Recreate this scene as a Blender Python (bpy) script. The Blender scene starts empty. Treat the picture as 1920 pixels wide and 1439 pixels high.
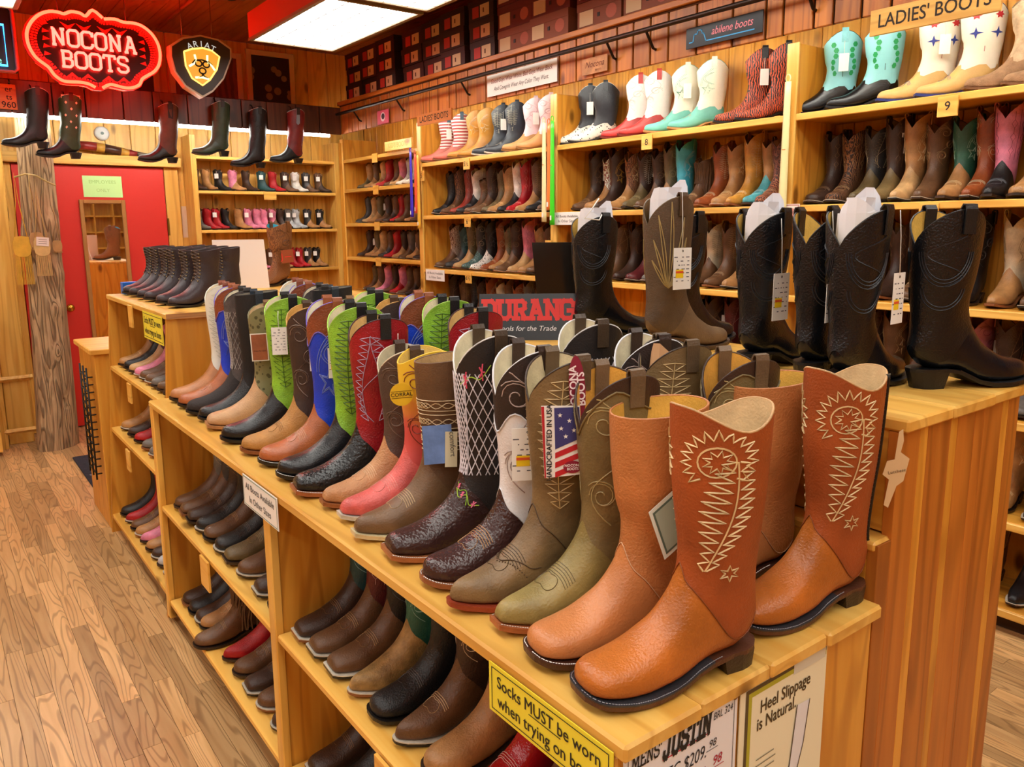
import bpy, bmesh, math, random
import numpy as np
from mathutils import Matrix, Vector
random.seed(7)
PI = math.pi
S = bpy.context.scene
COL = S.collection

# ---------------------------------------------------------------- camera
F_PX, CY_PX = 1466.1, 675.2
yaw, pitch, roll = math.radians(36.92), math.radians(9.77), math.radians(-.463)
cam_d = bpy.data.cameras.new('camera'); cam = bpy.data.objects.new('camera', cam_d); COL.objects.link(cam)
fw = Vector((math.sin(yaw)*math.cos(pitch), math.cos(yaw)*math.cos(pitch), -math.sin(pitch)))
r0 = Vector((math.cos(yaw), -math.sin(yaw), 0)); u0 = r0.cross(fw)
rv = r0*math.cos(roll) + u0*math.sin(roll); uv = -r0*math.sin(roll) + u0*math.cos(roll)
M = Matrix((rv, uv, -fw)).transposed().to_4x4(); M.translation = (0, 0, 1.58)
cam.matrix_world = M
cam_d.sensor_width = 36; cam_d.lens = F_PX/1920*36
cam_d.shift_y = -(719.5-CY_PX)/1920
cam_d.clip_start = .05
S.camera = cam

# ---------------------------------------------------------------- world and exposure
w = bpy.data.worlds.new('world'); S.world = w; w.use_nodes = True
w.node_tree.nodes['Background'].inputs[0].default_value = (1, .97, .92, 1)
w.node_tree.nodes['Background'].inputs[1].default_value = .03
S.view_settings.view_transform = 'Standard'; S.view_settings.look = 'None'
S.view_settings.exposure = 0.12; S.view_settings.gamma = 1; S.view_settings.use_curve_mapping = False
S.cycles.use_denoising = True; S.cycles.use_light_tree = False
S.cycles.max_bounces = 5; S.cycles.diffuse_bounces = 3; S.cycles.glossy_bounces = 2
S.cycles.use_adaptive_sampling = True; S.cycles.adaptive_threshold = .035
S.cycles.caustics_reflective = False; S.cycles.caustics_refractive = False
PANEL, TUBE, HTUBE, NEON = 7.2, 60.0, 38.0, 42.0      # strengths of the shop's lamps and of the added ones

# ---------------------------------------------------------------- materials
def lin(h):
    h = h.lstrip('#')
    return tuple(((c/12.92) if c <= .04045 else ((c+.055)/1.055)**2.4) for c in (int(h[i:i+2], 16)/255 for i in (0, 2, 4)))
_M = {}
def new_mat(name):
    m = bpy.data.materials.new(name); m.use_nodes = True
    nt = m.node_tree; b = nt.nodes['Principled BSDF']
    return m, nt, b
def N(nt, t, **kw):
    n = nt.nodes.new(t)
    for k, v in kw.items():
        if k in n.inputs: n.inputs[k].default_value = v
        else: setattr(n, k, v)
    return n
def plain(h, rough=.5, metal=0, spec=.5):
    k = ('plain', h, rough, metal)
    if k not in _M:
        m, nt, b = new_mat('plain_'+h.strip('#'))
        b.inputs['Base Color'].default_value = (*lin(h), 1); b.inputs['Roughness'].default_value = rough
        b.inputs['Metallic'].default_value = metal; b.inputs['Specular IOR Level'].default_value = spec
        _M[k] = m
    return _M[k]
def glow(h, s, col=None, lamp=True):
    k = ('glow', h, s, col, lamp)
    if k not in _M:
        m, nt, b = new_mat('glow_'+h.strip('#'))
        b.inputs['Base Color'].default_value = (.02, .02, .02, 1)
        b.inputs['Emission Color'].default_value = (*(col or lin(h)), 1); b.inputs['Emission Strength'].default_value = s
        if not lamp: m.cycles.emission_sampling = 'NONE'      # small glows are still seen and bounced, only not aimed at
        _M[k] = m
    return _M[k]
def leather(h, rough=.42, bump=.25, var=.35, sc=14, grain=260):
    k = ('lea', h, rough, bump, var, sc, grain)
    if k in _M: return _M[k]
    m, nt, b = new_mat('leather_'+h.strip('#'))
    tc = N(nt, 'ShaderNodeTexCoord')
    n1 = N(nt, 'ShaderNodeTexNoise', Scale=sc, Detail=4.0, Roughness=.62)
    n2 = N(nt, 'ShaderNodeTexNoise', Scale=float(grain), Detail=1.0)
    for n in (n1, n2): nt.links.new(tc.outputs['Object'], n.inputs['Vector'])
    cr = N(nt, 'ShaderNodeValToRGB'); c = lin(h)
    cr.color_ramp.elements[0].position = .3; cr.color_ramp.elements[1].position = .7
    cr.color_ramp.elements[0].color = (*[x*(1-var) for x in c], 1)
    cr.color_ramp.elements[1].color = (*[min(1, x*(1+var*.55)) for x in c], 1)
    nt.links.new(n1.outputs[0], cr.inputs[0]); nt.links.new(cr.outputs[0], b.inputs['Base Color'])
    ad = N(nt, 'ShaderNodeMath', operation='MULTIPLY_ADD'); ad.inputs[1].default_value = .5
    nt.links.new(n2.outputs[0], ad.inputs[0]); nt.links.new(n1.outputs[0], ad.inputs[2])
    bp = N(nt, 'ShaderNodeBump', Strength=min(1, bump*1.5), Distance=.004)
    nt.links.new(ad.outputs[0], bp.inputs['Height']); nt.links.new(bp.outputs[0], b.inputs['Normal'])
    b.inputs['Roughness'].default_value = rough
    _M[k] = m; return m
def tooled(h1, h2, sc=30, dist=9, rough=.5):
    """leather with a tooled swirling two-tone pattern"""
    k = ('tool', h1, h2, sc, dist)
    if k in _M: return _M[k]
    m, nt, b = new_mat('tooled_'+h1.strip('#'))
    tc = N(nt, 'ShaderNodeTexCoord')
    wv = N(nt, 'ShaderNodeTexWave', Scale=float(sc), Distortion=float(dist), Detail=2.0)
    wv.inputs['Detail Scale'].default_value = 1.5
    nt.links.new(tc.outputs['Object'], wv.inputs['Vector'])
    cr = N(nt, 'ShaderNodeValToRGB')
    cr.color_ramp.elements[0].position = .35; cr.color_ramp.elements[1].position = .6
    cr.color_ramp.elements[0].color = (*lin(h1), 1); cr.color_ramp.elements[1].color = (*lin(h2), 1)
    nt.links.new(wv.outputs[0], cr.inputs[0]); nt.links.new(cr.outputs[0], b.inputs['Base Color'])
    bp = N(nt, 'ShaderNodeBump', Strength=.5, Distance=.003)
    nt.links.new(wv.outputs[0], bp.inputs['Height']); nt.links.new(bp.outputs[0], b.inputs['Normal'])
    b.inputs['Roughness'].default_value = rough
    _M[k] = m; return m
def spotted(h1, h2, sc=90, thr=.3):
    k = ('spot', h1, h2, sc, thr)
    if k in _M: return _M[k]
    m, nt, b = new_mat('spotted_'+h1.strip('#'))
    tc = N(nt, 'ShaderNodeTexCoord'); v = N(nt, 'ShaderNodeTexVoronoi', Scale=float(sc))
    nt.links.new(tc.outputs['Object'], v.inputs['Vector'])
    cr = N(nt, 'ShaderNodeValToRGB'); cr.color_ramp.interpolation = 'CONSTANT'
    cr.color_ramp.elements[0].color = (*lin(h2), 1); cr.color_ramp.elements[1].position = thr; cr.color_ramp.elements[1].color = (*lin(h1), 1)
    nt.links.new(v.outputs['Distance'], cr.inputs[0]); nt.links.new(cr.outputs[0], b.inputs['Base Color'])
    b.inputs['Roughness'].default_value = .45
    _M[k] = m; return m
def striped(h1, h2, sc=10, axis='Z', dist=.8):
    k = ('str', h1, h2, sc, axis)
    if k in _M: return _M[k]
    m, nt, b = new_mat('striped_'+h1.strip('#'))
    tc = N(nt, 'ShaderNodeTexCoord'); wv = N(nt, 'ShaderNodeTexWave', Scale=float(sc), Distortion=float(dist)); wv.bands_direction = axis
    nt.links.new(tc.outputs['Object'], wv.inputs['Vector'])
    cr = N(nt, 'ShaderNodeValToRGB'); cr.color_ramp.interpolation = 'CONSTANT'
    cr.color_ramp.elements[0].color = (*lin(h1), 1); cr.color_ramp.elements[1].position = .5; cr.color_ramp.elements[1].color = (*lin(h2), 1)
    nt.links.new(wv.outputs[0], cr.inputs[0]); nt.links.new(cr.outputs[0], b.inputs['Base Color'])
    b.inputs['Roughness'].default_value = .45
    _M[k] = m; return m
def height_blend(h1, h2, z0, z1, rough=.45):
    """dip-dyed leather: one dye low on the shaft, another high on it"""
    k = ('hb', h1, h2, z0, z1)
    if k in _M: return _M[k]
    m, nt, b = new_mat('dipdyed_'+h1.strip('#'))
    tc = N(nt, 'ShaderNodeTexCoord'); sp = N(nt, 'ShaderNodeSeparateXYZ'); mr = N(nt, 'ShaderNodeMapRange')
    nz = N(nt, 'ShaderNodeTexNoise', Scale=30.0); ad = N(nt, 'ShaderNodeMath', operation='MULTIPLY_ADD'); ad.inputs[1].default_value = .06
    nt.links.new(tc.outputs['Object'], sp.inputs[0]); nt.links.new(tc.outputs['Object'], nz.inputs['Vector'])
    nt.links.new(nz.outputs[0], ad.inputs[0]); nt.links.new(sp.outputs['Z'], ad.inputs[2]); nt.links.new(ad.outputs[0], mr.inputs['Value'])
    mr.inputs['From Min'].default_value = z0+.03; mr.inputs['From Max'].default_value = z1+.03
    mx = N(nt, 'ShaderNodeMix', data_type='RGBA'); mx.inputs['A'].default_value = (*lin(h1), 1); mx.inputs['B'].default_value = (*lin(h2), 1)
    nt.links.new(mr.outputs[0], mx.inputs['Factor']); nt.links.new(mx.outputs['Result'], b.inputs['Base Color'])
    b.inputs['Roughness'].default_value = rough
    _M[k] = m; return m
def wood(kind, axis, rough=.38):
    """procedural timber; grain runs along axis; the mesh attribute rnd varies board to board"""
    k = ('wood', kind, axis)
    if k in _M: return _M[k]
    # light, mid, dark (grain), knots amount, per-board spread
    light, mid, dark, knots, spread, gsc = {
        'pine':   ('#EDAE46', '#DC922C', '#AC6214', 1.0, .30, 26.),
        'pinelight': ('#F4C566', '#E8AC48', '#C4842A', 1.0, .22, 24.),
        'panel':  ('#C97C2E', '#AE6020', '#783C10', 1.0, .35, 24.),
        'stain':  ('#6A3A1B', '#532A12', '#2E1508', .6, .4, 22.),
        'ceiling':('#C07A38', '#A8632A', '#7A4018', .8, .3, 22.),
        'oak':    ('#D6AE78', '#C29762', '#7A5530', 0., .55, 34.),
        'trunk':  ('#C2A67E', '#8E7354', '#4A3826', .5, 0., 55.),
        'endgrain': ('#B98350', '#9C6A3C', '#744823', 0., .2, 60.),
    }[kind]
    m, nt, b = new_mat('wood_'+kind+'_'+axis)
    tc = N(nt, 'ShaderNodeTexCoord'); at = N(nt, 'ShaderNodeAttribute', attribute_name='rnd')
    off = N(nt, 'ShaderNodeVectorMath', operation='SCALE'); off.inputs[0].default_value = (13.7, 7.3, 19.1)
    nt.links.new(at.outputs['Fac'], off.inputs['Scale'])
    ad = N(nt, 'ShaderNodeVectorMath', operation='ADD')
    nt.links.new(tc.outputs['Object'], ad.inputs[0]); nt.links.new(off.outputs[0], ad.inputs[1])
    mp = N(nt, 'ShaderNodeMapping'); s = [gsc]*3; s['xyz'.index(axis)] = gsc*.07
    mp.inputs['Scale'].default_value = s; nt.links.new(ad.outputs[0], mp.inputs[0])
    n1 = N(nt, 'ShaderNodeTexNoise', Scale=1.0, Detail=3.0, Distortion=.6); nt.links.new(mp.outputs[0], n1.inputs['Vector'])
    # cathedral figure: rings of a stretched distance field
    mp2 = N(nt, 'ShaderNodeMapping'); s2 = [gsc*.35]*3; s2['xyz'.index(axis)] = gsc*.035
    mp2.inputs['Scale'].default_value = s2; nt.links.new(ad.outputs[0], mp2.inputs[0])
    n2 = N(nt, 'ShaderNodeTexNoise', Scale=1.0, Detail=1.0); nt.links.new(mp2.outputs[0], n2.inputs['Vector'])
    mu = N(nt, 'ShaderNodeMath', operation='MULTIPLY'); mu.inputs[1].default_value = 95.0 if kind == 'oak' else 40.0
    nt.links.new(n2.outputs[0], mu.inputs[0])
    sn = N(nt, 'ShaderNodeMath', operation='SINE'); nt.links.new(mu.outputs[0], sn.inputs[0])
    mr = N(nt, 'ShaderNodeMapRange'); mr.inputs['From Min'].default_value = .45 if kind == 'oak' else .3; mr.inputs['From Max'].default_value = 1.0
    nt.links.new(sn.outputs[0], mr.inputs['Value'])
    cr = N(nt, 'ShaderNodeValToRGB'); cr.color_ramp.elements[0].position = .3; cr.color_ramp.elements[1].position = .68
    cr.color_ramp.elements[0].color = (*lin(mid), 1); cr.color_ramp.elements[1].color = (*lin(light), 1)
    nt.links.new(n1.outputs[0], cr.inputs[0])
    mx = N(nt, 'ShaderNodeMix', data_type='RGBA'); mx.inputs['B'].default_value = (*lin(dark), 1)
    f = N(nt, 'ShaderNodeMath', operation='MULTIPLY'); f.inputs[1].default_value = {'oak': .55, 'trunk': .6}.get(kind, .42)
    nt.links.new(mr.outputs[0], f.inputs[0]); nt.links.new(f.outputs[0], mx.inputs['Factor']); nt.links.new(cr.outputs[0], mx.inputs['A'])
    out = mx.outputs['Result']
    if knots:
        mp3 = N(nt, 'ShaderNodeMapping'); s3 = [5.5]*3; s3['xyz'.index(axis)] = 2.6
        mp3.inputs['Scale'].default_value = s3; nt.links.new(ad.outputs[0], mp3.inputs[0])
        v = N(nt, 'ShaderNodeTexVoronoi', Scale=1.0); nt.links.new(mp3.outputs[0], v.inputs['Vector'])
        k2 = N(nt, 'ShaderNodeMapRange'); k2.inputs['From Min'].default_value = .07; k2.inputs['From Max'].default_value = .15
        k2.inputs['To Min'].default_value = .85*knots; k2.inputs['To Max'].default_value = 0.0
        nt.links.new(v.outputs['Distance'], k2.inputs['Value'])
        mk = N(nt, 'ShaderNodeMix', data_type='RGBA'); mk.inputs['B'].default_value = (*[x*.35 for x in lin(dark)], 1)
        nt.links.new(k2.outputs[0], mk.inputs['Factor']); nt.links.new(out, mk.inputs['A']); out = mk.outputs['Result']
    hv = N(nt, 'ShaderNodeHueSaturation')
    vr = N(nt, 'ShaderNodeMath', operation='MULTIPLY_ADD'); vr.inputs[1].default_value = spread; vr.inputs[2].default_value = 1-spread*.6
    nt.links.new(at.outputs['Fac'], vr.inputs[0]); nt.links.new(vr.outputs[0], hv.inputs['Value']); nt.links.new(out, hv.inputs['Color'])
    nt.links.new(hv.outputs[0], b.inputs['Base Color'])
    bp = N(nt, 'ShaderNodeBump', Strength={'trunk': .7, 'oak': .12}.get(kind, .08), Distance=.012 if kind == 'trunk' else .003)
    nt.links.new(mr.outputs[0] if kind == 'trunk' else n1.outputs[0], bp.inputs['Height']); nt.links.new(bp.outputs[0], b.inputs['Normal'])
    b.inputs['Roughness'].default_value = .9 if kind == 'trunk' else rough
    _M[k] = m; return m
WHITE = plain('#F2F1EC', .6); BLACK = plain('#111113', .5); INK = plain('#1C1A18', .7); CORD = plain('#F4F2EC', .8)

# ---------------------------------------------------------------- mesh helpers
def mesh(name, verts, faces, smooth=False, rnd=None):
    me = bpy.data.meshes.new(name); me.from_pydata([tuple(v) for v in verts], [], faces)
    if smooth: me.polygons.foreach_set('use_smooth', [True]*len(me.polygons))
    if rnd is not None:
        a = me.attributes.new('rnd', 'FLOAT', 'POINT'); a.data.foreach_set('value', [rnd]*len(me.vertices))
    return me
def put(name, me, mat=None, parent=None, loc=(0, 0, 0), rot=(0, 0, 0)):
    o = bpy.data.objects.new(name, me); COL.objects.link(o)
    if parent: o.parent = parent
    o.location = loc; o.rotation_euler = rot
    if mat is not None:
        if not me.materials: me.materials.append(mat)
        elif me.materials[0] != mat:
            o.material_slots[0].link = 'OBJECT'; o.material_slots[0].material = mat
    return o
def tagit(o, label=None, cat=None, group=None, kind=None):
    if label: o['label'] = label
    if cat: o['category'] = cat
    if group: o['group'] = group
    if kind: o['kind'] = kind
    return o
def thing(name, label, cat, loc=(0, 0, 0), rz=0, group=None, kind=None):
    o = bpy.data.objects.new(name, None); COL.objects.link(o); o.location = loc; o.rotation_euler = (0, 0, rz)
    o.empty_display_size = .05
    return tagit(o, label, cat, group, kind)
def box_mesh(dx, dy, dz, chamfer=0, rnd=None, name='board'):
    bm = bmesh.new(); bmesh.ops.create_cube(bm, size=1)
    for v in bm.verts: v.co = (v.co.x*dx, v.co.y*dy, v.co.z*dz)
    if chamfer: bmesh.ops.bevel(bm, geom=bm.edges[:], offset=min(chamfer, .45*min(dx, dy, dz)), segments=1, affect='EDGES')
    me = bpy.data.meshes.new(name); bm.to_mesh(me); bm.free()
    if rnd is not None:
        a = me.attributes.new('rnd', 'FLOAT', 'POINT'); a.data.foreach_set('value', [rnd]*len(me.vertices))
    return me
def box(name, lo, hi, mat, parent=None, chamfer=0, rnd=True, rot=(0, 0, 0)):
    d = [abs(hi[i]-lo[i]) for i in range(3)]; c = [(hi[i]+lo[i])/2 for i in range(3)]
    if parent: c = [c[i]-parent.location[i] for i in range(3)]
    return put(name, box_mesh(*d, chamfer, random.random() if rnd else None, name), mat, parent, c, rot)
def tube_data(pts, r, sides=6, closed=False, caps=True):
    P = [Vector(p) for p in pts]; n = len(P); V = []; Fc = []
    prev = None
    for i in range(n):
        if closed: t = (P[(i+1) % n]-P[i-1])
        else: t = P[min(i+1, n-1)]-P[max(i-1, 0)]
        if t.length < 1e-9: t = Vector((0, 0, 1))
        t.normalize()
        if prev is None:
            a = Vector((0, 0, 1)) if abs(t.z) < .9 else Vector((1, 0, 0))
            nrm = (a - t*a.dot(t)).normalized()
        else:
            nrm = prev - t*prev.dot(t)
            nrm = nrm.normalized() if nrm.length > 1e-6 else t.orthogonal().normalized()
        prev = nrm; bn = t.cross(nrm); rr = r[i] if isinstance(r, (list, tuple)) else r
        for k in range(sides):
            a = 2*PI*k/sides; V.append(P[i]+(nrm*math.cos(a)+bn*math.sin(a))*rr)
    m = n if closed else n-1
    for i in range(m):
        j = (i+1) % n
        for k in range(sides):
            k2 = (k+1) % sides; Fc.append((i*sides+k, i*sides+k2, j*sides+k2, j*sides+k))
    if caps and not closed:
        Fc.append(tuple(range(sides-1, -1, -1))); Fc.append(tuple((n-1)*sides+k for k in range(sides)))
    return V, Fc
def tube(name, pts, r, mat, parent=None, sides=6, closed=False, smooth=True):
    V, Fc = tube_data(pts, r, sides, closed)
    if parent:
        V = [v-Vector(parent.location) for v in V] if parent.rotation_euler.z == 0 else V
    return put(name, mesh(name, V, Fc, smooth), mat, parent)
def prism(name, poly, o, r, u, depth, mat, parent=None, base=(0, 0, 0)):
    """polygon (2-D) extruded: o origin, r/u in-plane axes, front face towards -(depth axis)"""
    o, r, u = Vector(o)-Vector(base), Vector(r), Vector(u); n = r.cross(u).normalized()   # faces the viewer
    k = len(poly); V = [o+r*a+u*b+n*depth for a, b in poly]+[o+r*a+u*b for a, b in poly]
    Fc = [tuple(range(k)), tuple(range(2*k-1, k-1, -1))]+[(i, i+k, (i+1) % k+k, (i+1) % k) for i in range(k)]
    return put(name, mesh(name, V, Fc), mat, parent)
def joined(lists):
    V = []; Fc = []
    for v, f in lists:
        o = len(V); V += list(v); Fc += [tuple(i+o for i in q) for q in f]
    return V, Fc
def text(name, s, size, o, r, u, mat, parent=None, align='CENTER', bold=0.0, shear=0.0, space=1.0, wide=1.0, base=None):
    """flat print: o = anchor (centre of the line), r reading direction, u up"""
    cu = bpy.data.curves.new('lettering', 'FONT'); cu.body = s; cu.size = size; cu.align_x = align; cu.align_y = 'CENTER'
    cu.shear = shear; cu.space_character = space; cu.resolution_u = 3; cu.extrude = 0
    tmp = bpy.data.objects.new('lettering', cu); me = bpy.data.meshes.new_from_object(tmp)
    bpy.data.objects.remove(tmp); bpy.data.curves.remove(cu)
    o, r, u = Vector(o), Vector(r).normalized(), Vector(u).normalized(); n = r.cross(u)
    if base is None: base = parent.location if parent else Vector((0, 0, 0))
    for v in me.vertices: v.co = o+r*(v.co.x*wide)+u*v.co.y+n*.0008-Vector(base)
    me.name = name
    if bold:      # thicken the strokes with four shifted copies
        b_ = bold*size; V_ = [v.co.copy() for v in me.vertices]; F_ = [tuple(p.vertices) for p in me.polygons]; L_ = []
        for i, (dx, dy) in enumerate(((b_, 0), (-b_, 0), (0, b_), (0, -b_))): L_.append(([v+r*dx+u*dy+n*(i*1e-5) for v in V_], F_))
        bpy.data.meshes.remove(me); me = mesh(name, *joined(L_))
    return put(name, me, mat, parent)
# slab-serif stroke letters (unit height)
def arc(cx, cy, rx, ry, a0, a1, n=8): return [(cx+rx*math.cos(math.radians(a0+(a1-a0)*i/n)), cy+ry*math.sin(math.radians(a0+(a1-a0)*i/n))) for i in range(n+1)]
_O = [(.15, 0), (.55, 0), (.7, .15), (.7, .85), (.55, 1), (.15, 1), (0, .85), (0, .15), (.15, 0)]
GL = {
 'N': (.85, [[(.12, 0), (.12, 1)], [(.12, 1), (.7, 0)], [(.7, 0), (.7, 1)], [(0, 0), (.26, 0)], [(0, 1), (.14, 1)], [(.56, 1), (.84, 1)]]),
 'O': (.72, [_O]), 'C': (.72, [[(.7, .72), (.7, .85), (.55, 1), (.15, 1), (0, .85), (0, .15), (.15, 0), (.55, 0), (.7, .15), (.7, .28)], [(.7, .72), (.7, 1)]]),
 'A': (.86, [[(.12, 0), (.4, 1)], [(.46, 1), (.74, 0)], [(.24, .35), (.62, .35)], [(0, 0), (.26, 0)], [(.6, 0), (.86, 0)], [(.24, 1), (.46, 1)]]),
 'B': (.72, [[(.12, 0), (.12, 1)], [(0, 1), (.5, 1), (.64, .88), (.64, .64), (.5, .53), (.12, .53)], [(.5, .53), (.68, .4), (.68, .14), (.52, 0), (0, 0)]]),
 'T': (.76, [[(.38, 0), (.38, 1)], [(0, .78), (0, 1), (.76, 1), (.76, .78)], [(.22, 0), (.54, 0)]]),
 'S': (.68, [[(.64, .74), (.64, .88), (.5, 1), (.15, 1), (.02, .86), (.02, .66), (.15, .54), (.5, .46), (.66, .34), (.66, .14), (.5, 0), (.15, 0), (.0, .14), (0, .27)]]),
 'D': (.74, [[(.12, 0), (.12, 1)], [(0, 1), (.5, 1), (.7, .82), (.7, .18), (.5, 0), (0, 0)]]),
 'U': (.84, [[(.12, 1), (.12, .15), (.28, 0), (.54, 0), (.7, .15), (.7, 1)], [(0, 1), (.26, 1)], [(.58, 1), (.84, 1)]]),
 'R': (.78, [[(.12, 0), (.12, 1)], [(0, 1), (.5, 1), (.64, .88), (.64, .6), (.5, .48), (.12, .48)], [(.4, .48), (.66, 0)], [(0, 0), (.26, 0)], [(.56, 0), (.78, 0)]]),
 'G': (.74, [[(.7, .74), (.7, .85), (.55, 1), (.15, 1), (0, .85), (0, .15), (.15, 0), (.55, 0), (.7, .15), (.7, .44), (.42, .44)]]),
 'J': (.62, [[(.44, 1), (.44, .15), (.3, 0), (.12, 0), (0, .14), (0, .28)], [(.28, 1), (.62, 1)]]),
 'I': (.36, [[(.18, 0), (.18, 1)], [(0, 0), (.36, 0)], [(0, 1), (.36, 1)]]),
 'M': (1.0, [[(.12, 0), (.12, 1)], [(.12, 1), (.5, .2)], [(.5, .2), (.86, 1)], [(.86, 1), (.86, 0)], [(0, 0), (.26, 0)], [(.72, 0), (1, 0)], [(0, 1), (.14, 1)], [(.84, 1), (1, 1)]]),
 'E': (.7, [[(.12, 0), (.12, 1)], [(0, 1), (.64, 1), (.64, .78)], [(0, 0), (.66, 0), (.66, .24)], [(.12, .52), (.44, .52)]]),
 'L': (.68, [[(.12, 0), (.12, 1)], [(0, 1), (.26, 1)], [(0, 0), (.64, 0), (.64, .26)]]),
 "'": (.2, [[(.1, 1.02), (.06, .78)]]), ' ': (.4, []),
}
def strokes(s, gap=.18):
    out = []; x = 0
    for ch in s:
        wd, st = GL[ch]; out += [[(x+a, b) for a, b in l] for l in st]; x += wd+gap
    return out, x-gap
def ribbons(lines, width):
    """flat strips along 2-D polylines"""
    V = []; Fc = []; h = width/2
    for l in lines:
        for i in range(len(l)-1):
            a, b = Vector(l[i]), Vector(l[i+1]); t = (b-a)
            if t.length < 1e-6: continue
            t.normalize(); n = Vector((-t.y, t.x))*h; a = a-t*h*.98; b = b+t*h*.98
            o = len(V); V += [a+n, a-n, b-n, b+n]; Fc.append((o, o+1, o+2, o+3))
    return V, Fc
def slab_text(name, s, height, o, r, u, mat, parent, stroke=.16, shear=0, gap=.18, wide=1.0, lift=.0008):
    ls, wd = strokes(s, gap); V, Fc = ribbons(ls, stroke)
    o, r, u = Vector(o)-Vector(parent.location), Vector(r).normalized(), Vector(u).normalized(); n = r.cross(u)
    VV = [o+r*((v.x+shear*v.y-wd/2)*height*wide)+u*((v.y-.5)*height)+n*(lift+i*2e-6) for i, v in enumerate(V)]
    return put(name, mesh(name, VV, Fc), mat, parent)
# ================================================================ STRUCTURE
PZ, PY, PX = wood('pine', 'z'), wood('pine', 'y'), wood('pine', 'x')
LZ, LY, LX = wood('pinelight', 'z'), wood('pinelight', 'y'), wood('pinelight', 'x')
HZ = wood('panel', 'z'); SZ = wood('stain', 'z')
def proj(p):
    d = Vector(p)-Vector((0, 0, 1.58)); z = d.dot(fw)
    if z < .1: return None
    return 960+F_PX*d.dot(rv)/z, CY_PX-F_PX*d.dot(uv)/z, z
CEIL = 3.15; BACKY = 7.05; RX = 3.54
floor = box('floor', (-3, -3, -.08), (3.6, 7.1, -.012), plain('#3A2614', .9)); tagit(floor, kind='structure', label='honey brown oak strip floor')
planks = []
WP = .0575
nx = int(6.5/WP)
for i in range(nx):
    x = -2.95+i*WP; y = -2.9-random.random()*.9
    while y < BACKY:
        ln = random.choice((.35, .5, .6, .75, .9, 1.1, 1.3))*random.uniform(.85, 1.15)
        a, b = max(y, -2.95), min(y+ln, BACKY)
        if b-a > .05:
            c = (x+WP/2, (a+b)/2, 0); q = proj(c); s = 0
            if q and -60 < q[0] < 1980 and -60 < q[1] < 1500 and not (.68 < c[0] < 1.82 and .7 < c[1] < 4.6) and c[0] < 3.3:
                s = (b-a)/q[2]**2
            planks.append((s, x, a, b))
        y += ln
planks.sort(key=lambda t: -t[0])
OAK = wood('oak', 'y', .33)
for s, x, a, b in planks[:295]:
    box('plank', (x+.0006, a+.0006, -.02), (x+WP-.0006, b-.0006, 0), OAK, floor)
V = []; Fc = []; R_ = []
for s, x, a, b in planks[295:]:
    o = len(V); z = -.0002
    V += [(x+.0006, a+.0006, z), (x+WP-.0006, a+.0006, z), (x+WP-.0006, b-.0006, z), (x+.0006, b-.0006, z)]
    R_ += [random.random()]*4; Fc.append((o, o+1, o+2, o+3))
me = mesh('plank', [Vector(v)-Vector(floor.location) for v in V], Fc); a_ = me.attributes.new('rnd', 'FLOAT', 'POINT'); a_.data.foreach_set('value', R_)
tagit(put('plank', me, OAK, floor), kind='stuff')

ceiling = box('ceiling', (-3, -3, CEIL+.02), (3.6, 7.1, CEIL+.08), plain('#4A2A14', .9)); tagit(ceiling, kind='structure')
for i in range(34):
    x = -1.2+i*.14
    box('board', (x+.002, -3, CEIL), (x+.138, BACKY, CEIL+.02), wood('ceiling', 'y'), ceiling)
box('board', (-3, -3, CEIL), (-1.2, BACKY, CEIL+.02), wood('ceiling', 'y'), ceiling)

wall_back = box('wall_back', (-3, BACKY+.022, 0), (3.6, BACKY+.1, CEIL), plain('#5A3514', .9)); tagit(wall_back, kind='structure')
random.seed(11)
x = -.6
while x < RX:
    wd = random.choice((.13, .16, .19)); x1 = min(x+wd, RX)
    box('board', (x+.0015, BACKY, 0), (x1-.0015, BACKY+.02, CEIL), LZ, wall_back, .004); x = x1
box('board', (-3, BACKY, 0), (-.6, BACKY+.02, CEIL), LZ, wall_back)
wall_right = box('wall_right', (RX+.022, -3, 0), (RX+.1, 7.1, CEIL), plain('#5A3514', .9)); tagit(wall_right, kind='structure')
y = -.2
while y < BACKY:
    wd = random.choice((.13, .16, .19)); y1 = min(y+wd, BACKY)
    box('board', (RX, y+.0015, 0), (RX+.02, y1-.0015, CEIL), PZ, wall_right, .004); y = y1
box('board', (RX, -3, 0), (RX+.02, -.2, CEIL), PZ, wall_right)
wall_left = box('wall_left', (-3.1, -3, 0), (-3, 7.1, CEIL), wood('pine', 'z')); tagit(wall_left, kind='structure')
wall_front = box('wall_front', (-3, -3.1, 0), (3.6, -3, CEIL), wood('pine', 'z')); tagit(wall_front, kind='structure')

# header (canopy front) over the ladies' shelves and valance over the back wall
HX, HZ0, HZ1, VY = 2.95, 2.345, 2.585, 6.30
trim_1 = thing('trim_1', 'board header above the boot wall', None, (HX, 3.2, HZ0), kind='structure')
box('deck', (HX, -2.9, HZ1-.02), (RX, VY, HZ1), plain('#5A3214', .8), trim_1)
box('lip', (HX-.022, -2.9, HZ1-.012), (HX+.0, VY, HZ1+.018), wood('panel', 'y'), trim_1, .003)
y = -2.9
random.seed(5)
while y < VY:
    wd = random.choice((.085, .115, .14, .17, .2)); y1 = min(y+wd, VY)
    box('board', (HX, y+.006, HZ0), (HX+.018, y1-.006, HZ1-.02), HZ, trim_1, .003)
    y = y1
box('backing', (HX+.019, -2.9, HZ0+.003), (HX+.024, VY, HZ1-.021), plain('#1C0F06', .9), trim_1)
trim_2 = thing('trim_2', 'dark stained board valance in front of the back wall', None, (1, VY, HZ0), kind='structure')
box('deck', (-3, VY, HZ1-.045), (HX+.02, BACKY, HZ1-.025), plain('#3A2010', .8), trim_2)
x = -3.0
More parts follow.
